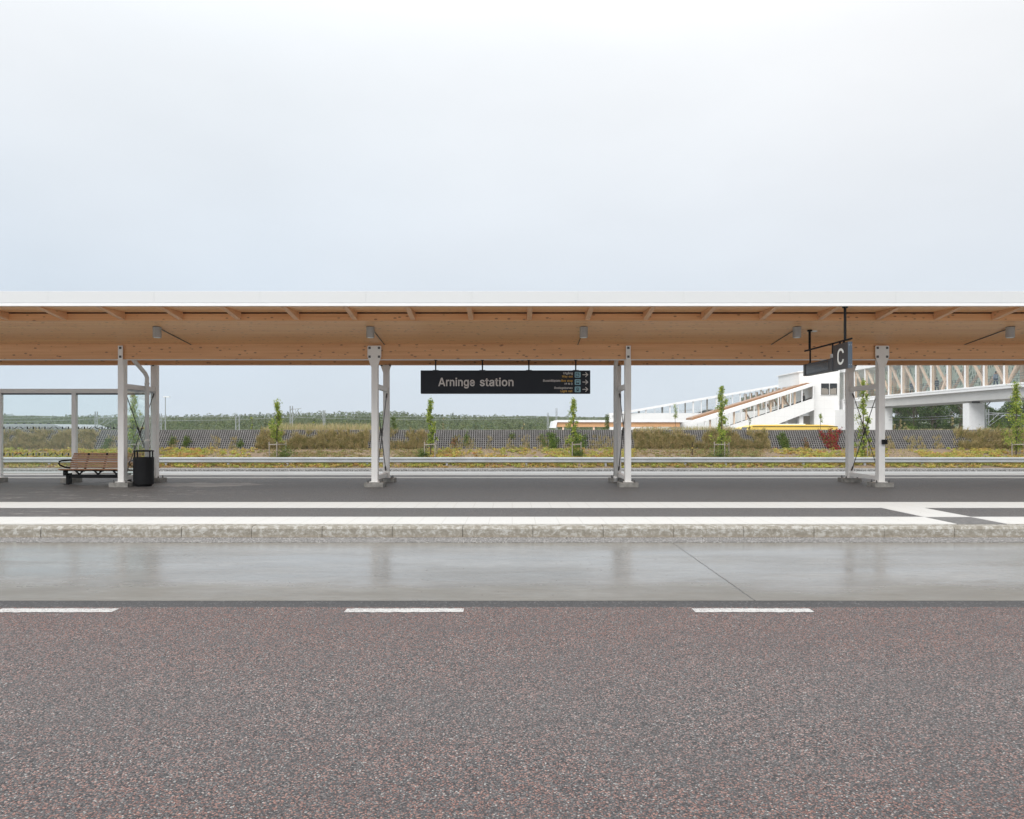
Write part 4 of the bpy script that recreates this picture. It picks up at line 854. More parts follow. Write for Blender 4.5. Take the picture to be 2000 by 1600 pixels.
'y': (389,[62,-160,54,-158,47,-156,27,-149,49,-66,74,-71,85,-72,93,-73,101,-72,107,-70,112,-67,118,-62,123,-55,129,-44,135,-30,144,-2,-7,396,96,396,181,161,189,137,197,114,203,91,209,69,215,47,228,4,161,4,174,47,180,69,186,91,193,114,200,138,208,161,293,396,396,396,220,-65,211,-84,201,-102,190,-118,177,-131,162,-143,146,-151,129,-157,111,-161,92,-162,81,-162,71,-161],[15,17,16,15,18,17,31,33,32,31,24,33,24,34,33,15,19,18,30,24,31,29,20,30,20,24,30,15,29,19,29,20,19,15,28,29,21,24,20,15,27,28,22,24,21,15,26,27,23,24,22,15,25,26,25,34,24,15,34,25,14,34,15,13,34,14,12,34,13,11,34,12,10,34,11,10,35,34,3,5,4,9,35,10,8,35,9,3,6,5,7,35,8,3,7,6,3,35,7,3,36,35,3,37,36,3,38,37,3,39,38,3,40,39,2,40,3,2,41,40,1,41,2,1,42,41,0,42,1,45,42,0,45,43,42,44,43,45]),
'å': (389,[222,-15,203,-21,182,-24,160,-26,134,-24,110,-19,87,-11,66,1,48,17,33,35,22,57,15,81,13,108,15,131,20,152,29,170,40,185,54,198,69,208,86,216,103,222,121,227,140,231,158,234,176,237,197,239,216,242,231,244,243,245,252,248,256,250,257,251,258,251,259,256,259,256,258,269,255,280,252,288,247,296,240,302,232,307,222,310,210,313,196,314,180,313,167,311,156,307,146,301,137,296,130,289,124,282,119,275,109,253,17,281,36,321,50,342,67,359,86,373,106,384,128,392,150,397,172,400,194,401,209,401,226,399,243,396,261,391,278,384,295,375,311,362,325,347,337,328,347,306,352,280,354,252,354,-17,260,-17,260,35,282,35,282,34,274,23,264,12,252,2,238,-7,136,68,146,65,158,63,170,62,189,64,206,68,220,74,231,82,241,91,249,102,254,113,257,125,259,139,259,154,281,173,273,169,264,166,255,163,245,161,234,159,223,157,213,156,202,154,193,153,185,152,178,151,164,149,152,146,140,143,130,138,122,133,116,128,112,122,110,115,109,105,110,96,112,89,116,82,121,77,127,72,242,401,226,393,208,389,189,387,171,389,153,393,136,401,121,411,108,423,98,438,90,454,85,471,83,490,85,508,90,525,98,541,108,556,121,568,136,578,153,586,171,590,189,592,208,590,226,586,242,578,257,568,270,556,281,541,289,525,294,508,295,490,294,471,289,454,281,438,270,423,257,411,172,472,177,468,183,465,189,464,196,465,202,468,207,472,211,477,214,483,215,490,214,496,211,502,207,507,202,512,196,514,189,515,183,514,177,512,172,507,167,502,165,496,164,490,165,483,167,477],[144,146,145,144,147,146,143,147,144,142,147,143,142,148,147,141,148,142,141,149,148,140,149,141,140,150,149,139,150,140,139,151,150,138,151,139,138,152,151,137,152,138,137,175,152,175,153,152,137,176,175,174,153,175,137,177,176,173,153,174,137,178,177,172,153,173,136,178,137,172,154,153,136,179,178,171,154,172,136,180,179,170,154,171,136,181,180,169,154,170,135,181,136,169,155,154,135,182,181,168,155,169,167,155,168,135,183,182,166,155,167,135,160,183,165,155,166,135,161,160,134,161,135,165,156,155,164,156,165,134,162,161,163,156,164,134,163,162,134,156,163,133,156,134,133,157,156,133,158,157,132,158,133,132,159,158,131,159,132,131,124,159,130,62,131,62,124,131,130,61,62,63,124,62,63,64,124,64,125,124,129,60,130,60,61,130,125,65,64,59,129,60,125,66,65,59,128,129,126,66,125,58,128,59,126,67,66,58,127,128,127,67,126,58,67,127,58,68,67,57,68,58,57,69,68,56,69,57,56,70,69,55,70,56,55,71,70,54,71,55,54,43,71,43,72,71,53,45,54,45,44,54,44,43,54,42,72,43,41,72,42,53,46,45,40,72,41,39,72,40,53,47,46,39,73,72,38,73,39,53,48,47,37,73,38,53,49,48,53,50,49,36,73,37,53,51,50,52,51,53,36,74,73,35,74,36,34,74,35,33,74,34,32,74,33,32,75,74,31,75,32,30,75,31,29,98,30,98,75,30,28,98,29,27,98,28,26,98,27,25,98,26,24,98,25,23,98,24,22,98,23,21,98,22,20,98,21,19,98,20,18,98,19,17,98,18,16,98,17,15,98,16,15,99,98,97,75,98,14,99,15,14,100,99,14,101,100,14,102,101,14,103,102,14,104,103,14,105,104,14,106,105,14,107,106,96,75,97,14,108,107,14,109,108,13,109,14,13,110,109,13,111,110,13,112,111,13,113,112,95,75,96,13,114,113,13,115,114,12,115,13,12,116,115,94,75,95,12,117,116,12,118,117,93,75,94,11,118,12,11,119,118,92,75,93,11,120,119,91,75,92,11,121,120,11,122,121,90,78,91,78,75,91,10,122,11,10,123,122,89,78,90,10,84,123,10,85,84,88,78,89,10,86,85,87,78,88,10,87,86,10,78,87,9,78,10,8,77,9,77,78,9,8,82,77,82,76,77,79,75,78,80,75,79,81,75,80,7,82,8,82,75,81,7,83,82,76,75,82,6,83,7,6,0,83,5,0,6,5,1,0,4,1,5,4,2,1,3,2,4]),
}
GLYPHS['A'] = (500, [-18, -18, 82, -18, 238, 412, 238, 532, 184, 532, 494, -18, 292, 532, 394, -18, 125.9, 103, 350.1, 103, 315.6, 198, 160.4, 198],
               [0, 1, 2, 0, 2, 4, 2, 3, 4, 7, 5, 2, 5, 6, 2, 2, 6, 3, 8, 9, 10, 8, 10, 11])
CAP = max(GLYPHS['M'][1][1::2]) / 1000
def text_fit(mb, body, x0, x1, zb, cap, fn, bold=0):
    pen = 0; pts = []; fs = []
    for c in body:
        if c == ' ': pen += 270; continue
        adv, v, f = GLYPHS[c]
        b = len(pts)
        pts += [((pen + v[i]) / 1000, v[i + 1] / 1000) for i in range(0, len(v), 2)]
        fs += [(b + f[i], b + f[i + 1], b + f[i + 2]) for i in range(0, len(f), 3)]
        pen += adv + 16
    ax = min(p[0] for p in pts); bx = max(p[0] for p in pts)
    s = (x1 - x0) / (bx - ax); k = cap / CAP
    mb.add([fn(x0 + (x - ax) * s, zb + y * k) for x, y in pts], fs)

# ------------------------------------------------------------------ station name sign
DS = 18.2
sx0, sx1 = PX(821.5, DS), PX(1153, DS); sz1, sz0 = PZ(723.5, DS), PZ(769, DS)
sign = thing('station_sign', 'wide black hanging sign with station name and three arrows', 'sign', ((sx0 + sx1) / 2, 18.28, sz0))
so = sign.location
m = MB(so); m.box(sx0, sx1, 18.2, 18.36, sz0, sz1); part('panel', m, 'anth', sign, .006)
for px in (851, 942.3, 1033, 1124.5):
    x = PX(px, 18.28)
    m = MB(so); m.tube([(x, 18.28, sz1 - .01), (x, 18.28, 3.285)], .017, 8)
    m.box(x - .07, x + .07, 18.23, 18.33, sz1, sz1 + .012); m.box(x - .04, x + .04, 18.24, 18.32, 3.272, 3.284)
    part('hanger', m, 'black', sign)
YF = 18.1965
fn = lambda x, z: (x, YF, z)
S1 = lambda px: PX(px, YF); S2 = lambda py: PZ(py, YF)
m = MB(so); text_fit(m, 'Arninge', S1(856), S1(927.5), S2(753.9), .198, fn); part('lettering', m, 'txt_grey', sign)
m = MB(so); text_fit(m, 'station', S1(937), S1(1003), S2(753.9), .198, fn); part('lettering', m, 'txt_grey', sign)
for b_, a, c, y in (('Utgång', 1100, 1118.7, 730.9), ('Busshållplats', 1060.8, 1094.7, 745.5), ('M', 1103, 1107.4, 751.7), ('N', 1109.8, 1113, 751.7), ('O', 1115.3, 1118.3, 751.7), ('Roslagsbanan', 1082.8, 1118.2, 759.6)):
    m = MB(so); text_fit(m, b_, S1(a), S1(c), S2(y), .05, fn, .022); part('lettering', m, 'txt_grey', sign)
for b_, a, c, y in (('Way out', 1097.5, 1118.7, 737.3), ('Bus stop', 1096.5, 1118.5, 745.5), ('Light rail', 1095, 1118, 765.9)):
    m = MB(so); text_fit(m, b_, S1(a), S1(c), S2(y), .05, fn, .022); part('lettering', m, 'txt_gold', sign)
icons = []
for i, (ya, yb) in enumerate(((726.6, 737.8), (740.8, 752.1), (755, 766.2))):
    m = MB(so); xa, xb = S1(1122.5), S1(1134); za, zb = S2(yb), S2(ya); r = .014
    m.prism_y([(xa + r, za), (xb - r, za), (xb, za + r), (xb, zb - r), (xb - r, zb), (xa + r, zb), (xa, zb - r), (xa, za + r)], YF - .001, 18.2)
    ic = part('pictogram', m, 'icon', sign); icons.append(ic)
    cx, cz = (xa + xb) / 2, (za + zb) / 2
    def bx(mm, a, b, c, d, e=.0025): mm.box(cx + a, cx + b, YF - e, YF - .001, cz + c, cz + d)
    q = MB(so)
    if i == 0:
        bx(q, -.048, -.034, -.048, .048); bx(q, -.0345, .03, .034, .048); bx(q, -.0345, .03, -.048, -.034)
        bx(q, .018, .030, .022, .0345); bx(q, .018, .030, -.0345, -.022); bx(q, -.005, .03, -.006, .006)
        q.prism_y([(cx + .028, cz - .018), (cx + .05, cz), (cx + .028, cz + .018)], YF - .0025, YF - .001)
    elif i == 1:
        bx(q, -.038, .038, .036, .046); bx(q, -.038, -.030, -.044, .0365); bx(q, .030, .038, -.044, .0365)
        bx(q, -.0305, .0305, -.040, -.014); bx(q, -.03, -.016, -.05, -.0395); bx(q, .016, .03, -.05, -.0395)
    else:
        bx(q, -.034, .034, .022, .034); bx(q, -.034, -.024, -.018, .0225); bx(q, .024, .034, -.018, .0225)
        bx(q, -.0245, .0245, -.026, -.006); bx(q, -.018, .018, .0335, .042)
        q.prism_y([(cx - .04, cz - .052), (cx - .028, cz - .052), (cx - .012, cz - .0255), (cx - .022, cz - .0255)], YF - .0025, YF - .001)
        q.prism_y([(cx + .04, cz - .052), (cx + .028, cz - .052), (cx + .012, cz - .0255), (cx + .022, cz - .0255)], YF - .0025, YF - .001)
        bx(q, -.012, .012, -.044, -.0265)
    part('symbol', q, 'anth', ic)
    q = MB(so)
    ay = S2((732, 746.4, 760.6)[i]); x0_, x1_ = S1(1137.8), S1(1149)
    q.box(x0_, x1_ - .012, YF - .001, YF + .003, ay - .0095, ay + .0095)
    for sgn in (1, -1):
        q.prism_y([(x1_, ay), (x1_ - .062, ay + sgn * .062), (x1_ - .076, ay + sgn * .05), (x1_ - .026, ay)], YF - .0015, YF + .002)
    part('arrow', q, 'txt_grey', sign)

# ------------------------------------------------------------------ letter C sign with departure display
XC = 6.716
cs = thing('bay_sign', 'dark box sign with white letter C and black departure display on a black hanging bar', 'sign', (XC, 15.8, 2.79), 'bay sign')
del cs['group']
oo = cs.location
m = MB(oo); m.box(XC - .043, XC + .043, 14.75, 15.44, 2.796, 3.315); bxx = part('letter_box', m, 'anth2', cs, .004)
m = MB(oo); m.box(XC - .044, XC + .044, 14.744, 14.752, 2.794, 3.317); ep = part('end_plate', m, 'blueend', bxx)
m = MB(oo)
for a in (-.02, .022):
    for z in (2.86, 3.25): m.tube([(XC + a, 14.740, z), (XC + a, 14.746, z)], .006, 8)
part('rivet', m, 'galv', bxx)
m = MB(oo)
# letter C drawn as a condensed stroke
def c_letter():
    pts = []; w, h, r = .30, .335, .135; y0 = 15.07; zc = 3.05
    outl = []; inn = []
    st = .060
    def arc(cz, a0, a1, rx, rz):
        return [(rx * math.cos(R(a)), cz + rz * math.sin(R(a))) for a in [a0 + (a1 - a0) * i / 12 for i in range(13)]]
    hh = h / 2; ro = w / 2; rz = .125
    o_ = arc(hh - rz, 12, 180, ro, rz) + arc(-(hh - rz), 180, 348, ro, rz)
    i_ = arc(hh - rz, 12, 180, ro - st, rz - .048) + arc(-(hh - rz), 180, 348, ro - st, rz - .048)
    n = len(o_); vs = []
    for (a, b_) in o_ + i_: vs.append((XC - .0465, y0 - a, zc + b_))
    for (a, b_) in o_ + i_: vs.append((XC - .042, y0 - a, zc + b_))
    fs = [(i, i + 1, n + i + 1, n + i) for i in range(n - 1)] + [(2 * n + i, 3 * n + i, 3 * n + i + 1, 2 * n + i + 1) for i in range(n - 1)]
    m.add(vs, fs)
c_letter(); part('letter', m, 'txt_white', bxx)
m = MB(oo); m.box(XC - .06, XC + .08, 15.45, 16.97, 2.79, 3.055); db = part('display_box', m, 'anth2', cs, .006)
m = MB(oo); m.box(XC - .064, XC - .0595, 15.62, 16.80, 2.825, 3.02); part('screen', m, 'screen', db)
m = MB(oo); m.box(XC - .066, XC - .0595, 16.80, 16.83, 2.80, 3.045); part('seam', m, 'black', db)
m = MB(oo); m.tube([(XC, 14.68, 3.37), (XC, 17.02, 3.37)], .019, 8); part('hanging_bar', m, 'black', cs)
for y, zt in ((14.97, 4.05), (16.75, 3.815)):
    m = MB(oo); m.tube([(XC, y, 3.37), (XC, y, zt)], .027, 10)
    m.tube([(XC, y, zt - .03), (XC, y, zt)], .055, 10)
    part('rod', m, 'black', cs)
for y, zb in ((16.72, 3.05), (15.55, 3.05), (15.02, 3.31), (15.2, 3.31)):
    m = MB(oo); m.tube([(XC, y, 3.37), (XC, y, zb)], .020, 8); m.box(XC - .03, XC + .03, y - .03, y + .03, zb, zb + .02)
    part('hanger', m, 'black', cs)
m = MB(oo); m.box(XC - .035, XC + .035, 15.50, 15.60, 3.07, 3.15); part('junction_box', m, 'galv', cs, .005)
m = MB(oo); m.lathe(XC + .12, 16.9, [(.09, 3.795), (.11, 3.80), (.11, 3.82)], 16); part('ceiling_rose', m, 'txt_white', cs)

# ------------------------------------------------------------------ shelter
sh = thing('glass_shelter', 'white framed glass wind shelter behind the bench with dashed film bands', 'shelter', (-11.7, 19.5, PLT))
oo = sh.location
ZT, ZR = 2.66, 2.545
posts = [-15.73, -13.72, -11.72]
for x in posts:
    m = MB(oo); m.box(x - .055, x + .055, 19.84, 19.95, .28, ZR); m.box(x - .09, x + .09, 19.8, 19.99, .28, .292); p_ = part('post', m, 'white', sh, .004)
    m = MB(oo); m.box(x - .15, x + .15, 19.5, 20.0, .10, .285); part('footing', m, 'block', sh, .012)
m = MB(oo); m.box(-15.8, -9.72, 19.83, 19.96, ZR, ZT); part('top_rail', m, 'white', sh, .004)
m = MB(oo); m.box(-15.7, -9.72, 19.87, 19.92, ZR - .04, ZR - .005); part('glazing_bead', m, 'dark_seam', sh)
m = MB(oo); m.box(-15.7, -9.72, 19.87, 19.92, .385, .415); part('bottom_rail', m, 'white', sh)
def decals(mbk, mbg, xa, xb, y, z0, z1, axis=0):
    i = 0; x = xa + .05
    while x < xb - .05:
        sl = (0, 0, 0, .045, 0, 0, -.045, -.0)[i % 8] if False else (0, 0, .045, -.045, 0, 0)[i % 6]
        for mb_, dx, s2 in ((mbk, 0, sl), (mbg, .078, -sl if i % 2 else .04)):
            xx = x + dx
            if xx > xb - .04: continue
            if axis == 0:
                mb_.prism_y([(xx - .017 - s2, z0), (xx + .017 - s2, z0), (xx + .017 + s2, z1), (xx - .017 + s2, z1)], y - .0035, y - .0005)
            else:
                pass
        x += .157; i += 1
pan = [(-15.67, -13.78), (-13.66, -11.78), (-11.66, -9.74)]
for xa, xb in pan:
    m = MB(oo); m.box(xa, xb, 19.89, 19.90, .415, ZR - .04); pn = part('pane', m, 'glass', sh)
    k_, g_ = MB(oo), MB(oo)
    decals(k_, g_, xa, xb, 19.89, PZ(838.2, 19.9), PZ(833.4, 19.9)); decals(k_, g_, xa, xb, 19.89, PZ(890.2, 19.9), PZ(885, 19.9))
    part('film_mark', k_, 'sticker', pn); part('film_mark', g_, 'stickerg', pn)
# side screen between the frame posts
m = MB(oo); m.box(-9.615, -9.53, 18.34, 19.79, 2.585, 2.665); part('side_rail', m, 'white', sh, .004)
m = MB(oo); m.box(-9.59, -9.56, 18.35, 19.77, 2.53, 2.584); part('glazing_bead', m, 'galv', sh)
m = MB(oo); m.box(-9.58, -9.57, 18.36, 19.76, .40, 2.53); part('pane', m, 'glass', sh)
m = MB(oo); m.box(-9.60, -9.55, 18.36, 19.76, .37, .40); part('bottom_rail', m, 'white', sh)

# ------------------------------------------------------------------ bench
bn = thing('bench', 'slatted brown wood bench on black steel frame inside the glass shelter', 'bench', (-10.6, 19.1, PLT))
oo = bn.location
BX0, BX1 = -11.5, -9.72
def slat(mb, y, z, w, th, ang, x0=BX0, x1=BX1):
    c, s_ = math.cos(ang), math.sin(ang)
    pts = [(y + a * c - b_ * s_, z + a * s_ + b_ * c) for a, b_ in ((-w / 2, -th / 2), (w / 2, -th / 2), (w / 2, th / 2), (-w / 2, th / 2))]
    mb.prism_x(pts, x0, x1)
m = MB(oo)
for i in range(6): slat(m, 18.83 + i * .078, .555 - i * .009 + (.006 if i == 0 else 0), .062, .026, R(-6) if i else R(6))
part('seat', m, 'bench', bn, .004)
m = MB(oo)
for i in range(7):
    t_ = i / 6
    slat(m, 19.30 + .02 * i + .012 * i * i / 6, .60 + i * .0555, .046, .024, R(78 - 6 * t_))
part('backrest', m, 'bench', bn, .003)
m = MB(oo)
for fx in (-11.1, -10.62, -10.14):
    m.bar((fx, 18.84, .53), (fx, 19.26, .49), .05, .03); m.bar((fx, 19.28, .50), (fx, 19.49, .95), .05, .02)
    m.bar((fx - .10, 19.05, .52), (fx, 19.05, .42), .04, .03); m.bar((fx + .10, 19.05, .52), (fx, 19.05, .42), .04, .03)
    m.bar((fx, 19.05, .43), (fx, 19.05, .36), .05, .06)
part('bracket', m, 'black', bn)
m = MB(oo); m.box(BX0 + .08, BX1 - .08, 19.0, 19.10, .33, .42); part('cross_beam', m, 'black', bn, .005)
for x in (BX0 + .13, BX1 - .13):
    m = MB(oo); m.box(x - .035, x + .045, 18.98, 19.12, PLT, .45); m.box(x - .04, x + .02, 18.86, 18.99, .40, .53); m.box(x - .07, x + .07, 18.93, 19.17, PLT, PLT + .012)
    part('leg', m, 'black', bn, .006)
for x, sg in ((BX0, -1), (BX1, 1)):
    m = MB(oo)
    m.tube([(x + .01, 19.30, .575), (x - .0 , 19.1, .60), (x, 18.90, .66), (x, 18.84, .71), (x, 18.86, .755), (x, 18.95, .775), (x, 19.36, .775)], .021, 8)
    part('armrest', m, 'black', bn, 0, True)

# ------------------------------------------------------------------ litter bin
BXc, BYc = -9.13, 18.40
bi = thing('litter_bin', 'black round litter bin with raised lid beside the shelter post', 'litter bin', (BXc, BYc, PLT))
oo = bi.location
m = MB(oo); m.lathe(BXc, BYc, [(.15, PLT), (.19, PLT + .01), (.19, PLT + .035), (.225, PLT + .045), (.235, PLT + .06), (.237, .87), (.232, .885), (.215, .885), (.215, .82)], 32)
part('body', m, 'black', bi, 0, False)
for a in (20, 160, 200, 340):
    m = MB(oo); x = BXc + .2 * math.cos(R(a)); y = BYc + .2 * math.sin(R(a)); m.tube([(x, y, .87), (x, y, 1.03)], .018, 8); part('lid_post', m, 'black', bi)
m = MB(oo); m.lathe(BXc, BYc, [(.235, 1.025), (.24, 1.03), (.24, 1.045), (.18, 1.062), (.02, 1.07)], 32); part('lid', m, 'black', bi)

# reader box on the right post
m = MB((9.05, 18.1, 1.3)); m.box(9.03, 9.13, 18.06, 18.146, 1.21, 1.325); m.box(9.065, 9.105, 18.052, 18.061, 1.25, 1.30)
m.box(9.13, 9.145, 18.07, 18.14, 1.22, 1.315)
o = part('card_reader', m, 'black', None, .006); o.location = (9.05, 18.1, 1.3)
tag(o, 'small black card reader box fixed to the rightmost front post', 'card reader')

# ------------------------------------------------------------------ guard rail
DR = 40.0
gr = thing('guard_rail', 'grey galvanised guard rail with corrugated beam running along the planted verge', 'guard rail', (0, DR, -.48))
oo = gr.location
m = MB(oo)
zt, zb_ = PZ(893.4, DR), PZ(904, DR)
h = zt - zb_
pr = [(DR + .0, 0), (DR - .05, .06), (DR - .08, .14), (DR - .08, .30), (DR - .02, .44), (DR - .02, .56), (DR - .08, .70), (DR - .08, .86), (DR - .05, .94), (DR + .02, 1.0)]
front = [(y, zb_ + q * h) for y, q in pr]; back = [(y + .012, z) for y, z in front[::-1]]
m.prism_x(front + back, -60, 60)
part('rail_beam', m, 'rail', gr)
for px in (-140, -20, 95, 205, 323, 445, 561, 717, 872.5, 1028, 1183, 1339, 1418, 1570, 1690, 1803, 1956, 2110):
    x = PX(px, DR); m = MB(oo); m.box(x - .05, x + .05, DR + .02, DR + .12, -.7, zt - .05); part('post', m, 'galv', gr)

# ------------------------------------------------------------------ planted trees
def young_tree(px, ytop, ybase, D, seed, lab, wpx=24, grp='young columnar trees along the retaining wall', bare=.18, lean=0):
    x = PX(px, D); zb = slope_z(D) if D < 45 else 1.5; zt = PZ(ytop, D); H = zt - zb
    rg = random.Random(seed)
    t = thing('young_tree', lab, 'tree', (x, D, zb), grp)
    m = MB(); m.tube([(0, 0, -.05), (lean * .2 * H, 0, H * .3), (lean * .6 * H, 0, H * .7), (lean * H, 0, H * .97)], [.035 * H / 3, .027 * H / 3, .016 * H / 3, .004], 7)
    Rr = 1.4 * wpx / 2 * D / F
    prof = lambda u: (.45 + .55 * math.sin(math.pi * min(1, max(0, (u - bare + .08) / (1 - bare)) ) ** .8)) * (1 if u < .75 else max(.14, (1 - u) / .25))
    clumps = []
    wob = [rg.uniform(.35, 1.25) for _ in range(12)]
    n = int(34 * H / 3.2)
    for i in range(n):
        u = bare + (1 - bare) * (i + rg.random()) / n
        a = rg.uniform(0, 6.283); wv = wob[min(11, int(u * 12))]; r = Rr * prof(u) * rg.uniform(.2, 1.05) * wv
        c = (lean * u * H + r * math.cos(a), r * math.sin(a), u * H)
        clumps.append((c, Rr * rg.uniform(.2, .5) * (.6 + .4 * wv)))
        z0 = max(.12 * H, u * H - r * 1.8 - .2)
        if rg.random() < .7: m.tube([(lean * z0, 0, z0), (c[0] * .6, c[1] * .6, z0 + (c[2] - z0) * .6), c], [.011, .008, .004], 5)
    part('trunk', m, 'bark', t)
    m = MB()
    for c, r in clumps:
        for j in range(int(58 * rg.uniform(.6, 1.3))):
            p = [c[k] + rg.gauss(0, r * .45) * (1 if k < 2 else 1.25) for k in range(3)]
            m.leaf(p, .11, rg)
    part('crown', m, 'oakleaf', t)
    return t
TL = [(541, 786, 'young tree with bent top and bare lower stem, left of the second post', 22, .30, .0),
      (841, 782, 'slim young tree below the left end of the station sign', 19, .2, 0),
      (1120, 779, 'young columnar tree below the right end of the station sign, ivy at its foot', 20, .05, 0),
      (1409, 756, 'tall bright young tree in front of the sloping stair tube', 24, .12, .004),
      (1686, 745, 'young columnar tree seen between the two posts right of the letter C sign', 23, .05, 0),
      (1985, 751, 'tall young columnar tree at the right edge of the scene', 30, .10, 0),
      (262, 765, 'young tree seen through the side glass of the shelter', 22, .06, -.01)]
for i, (px, yt, lab, wp, bare, ln) in enumerate(TL):
    young_tree(px, yt, 890, 42.6, 100 + i, lab, wp, bare=bare, lean=ln)
# stakes round them
st0 = None
for i, (px, yt, lab, wp, bare, ln) in enumerate(TL):
    x = PX(px, 42.6)
    labs = ['grey wooden stake frame round the tree left of the second post', 'wooden stakes with sagging strap round the slim tree below the sign\'s left end', 'three wooden stakes round the tree below the sign\'s right end',
            'wooden stake frame round the tall tree in front of the stair tube', 'wooden stakes round the tree between the two right hand posts', 'wooden stake frame round the tree at the right edge', 'wooden stakes behind the shelter\'s side glass']
    if st0 is None:
        st0 = thing('tree_stakes', labs[i], 'tree stakes', (0, 42.6, slope_z(42.6)), 'stake frames round the young trees')
        for a, b_ in ((-.40, -.12), (.12, -.42), (.44, .2)):
            m = MB(); m.tube([(a, b_, -.2), (a * 1.02, b_, .86)], .032, 8); part('stake', m, 'stakewood', st0)
        m = MB(); m.bar((-.44, -.13, .70), (.14, -.43, .72), .03, .06); part('crossbar', m, 'stakewood', st0)
        m = MB(); m.bar((.12, -.42, .72), (.44, .2, .71), .03, .06); part('crossbar', m, 'stakewood', st0)
        o = st0
    else: o = copy_tree(st0); o['label'] = labs[i]
    o.location = (x, 42.6, slope_z(42.6)); o.rotation_euler = (0, 0, R((0, 25, 60, -8, 80, 10, 40)[i]))

# small saplings and bushes on the terrace
def sapling(px, ytop, D, zb, wpx, seed, lab, mat='weed', name='sapling', nl=500, cat='sapling', leaf=.08, bare=.2):
    x = PX(px, D); H = PZ(ytop, D) - zb; rg = random.Random(seed); Rr = wpx / 2 * D / F
    t = thing(name, lab, cat, (x, D, zb), None)
    m = MB(); m.tube([(0, 0, -.1), (rg.uniform(-.1, .1), 0, H * .5), (0, 0, H * .95)], [.02, .014, .004], 6)
    cl = []
    for i in range(max(4, nl // 45)):
        u = bare + (1 - bare) * rg.random(); a = rg.uniform(0, 6.283); r = Rr * rg.uniform(.1, 1) * (1 - .6 * u)
        c = (r * math.cos(a), r * math.sin(a), u * H); cl.append(c); m.tube([(0, 0, max(0, c[2] - r - .1)), c], [.008, .003], 4)
    part('stem', m, 'bark', t)
    m = MB()
    for i in range(nl):
        c = rg.choice(cl); m.leaf([c[0] + rg.gauss(0, Rr * .3), c[1] + rg.gauss(0, Rr * .3), c[2] + rg.gauss(0, Rr * .35)], leaf, rg)
    part('foliage', m, mat, t)
sapling(769, 815, 48, 1.45, 12, 1, 'small round green bush right of the second post on top of the wall', 'weed', 'bush', 500, 'bush')
sapling(1186, 813, 50, 1.45, 13, 2, 'dark green bush on the wall top left of the third post', 'weed', 'bush', 700, 'bush', .08, .05)
sapling(1320, 794, 50, 1.45, 12, 3, 'thin leaning sapling in front of the low white terminal wall', 'oakleaf', 'sapling', 260)
sapling(1465, 815, 50, 1.45, 7, 4, 'tiny bare sapling above the wall in front of the bus front', 'weed', 'sapling', 90)
sapling(1602, 808, 50, 1.45, 9, 5, 'small sapling in front of the yellow bus and tower', 'oakleaf', 'sapling', 180)
sapling(492, 812, 50, 1.45, 6, 6, 'thin yellowish sapling on the wall top left of the bent topped tree', 'oakleaf', 'sapling', 90)
sapling(612, 814, 50, 1.45, 6, 7, 'thin yellowish sapling on the wall top between two overhead line masts', 'oakleaf', 'sapling', 90)
sapling(866, 817, 50, 1.45, 5, 8, 'wispy weed standing on the wall top below the sign\'s left part', 'straw', 'weed', 60, 'weed')
sapling(1022, 815, 50, 1.45, 6, 9, 'wispy weed standing on the wall top below the sign\'s right part', 'straw', 'weed', 70, 'weed')
for i, px in enumerate((1747, 1759, 1768)):
    sapling(px, (829, 814, 826)[i], 47.5, 1.5, (4, 6, 6)[i], 20 + i, ('short yellow seed head weed beside the white corner of the station', 'tallest yellow seed head weed right of the station corner', 'yellow seed head weed, third from the station corner')[i], 'straw', 'weed', 130, 'weed')
sapling(1860, 817, 47.5, 1.5, 6, 30, 'yellow seed head weed left of the bridge pier', 'straw', 'weed', 160, 'weed', .07, .4)
sapling(1950, 826, 47.5, 1.5, 40, 31, 'low green bush right of the bridge pier', 'weed', 'bush', 900, 'bush', .09, .0)
sapling(1778, 833, 47.5, 1.5, 26, 32, 'low fresh green weeds under the bridge', 'ivy', 'bush', 400, 'bush', .09, .0)

for i, (px, wpx_, lab) in enumerate(((556, 44, 'low dark green weeds at the foot of the bent topped tree'), (826, 26, 'low dark green weeds at the foot of the slim tree'), (1405, 52, 'bright green weeds at the foot of the tall tree before the stair tube'), (1128, 26, 'dark green weeds at the foot of the tree below the sign'))):
    zz = slope_z(42.4); Dw = 42.4
    sapling(px, 882, Dw, zz, wpx_, 60 + i, lab, 'weed' if i != 2 else 'ivy', 'leafy_plant', 700, 'plant', .09, .0)
# marker post
x = PX(1352, 43); t = thing('marker_post', 'thin black marker post with yellow band in the planting bed', 'marker post', (x, 43, slope_z(43)))
m = MB(); m.tube([(0, 0, -.1), (0, 0, .78)], .022, 8); part('post', m, 'black', t)
m = MB(); m.tube([(0, 0, .40), (0, 0, .46)], .026, 8); part('band', m, 'yellow', t)

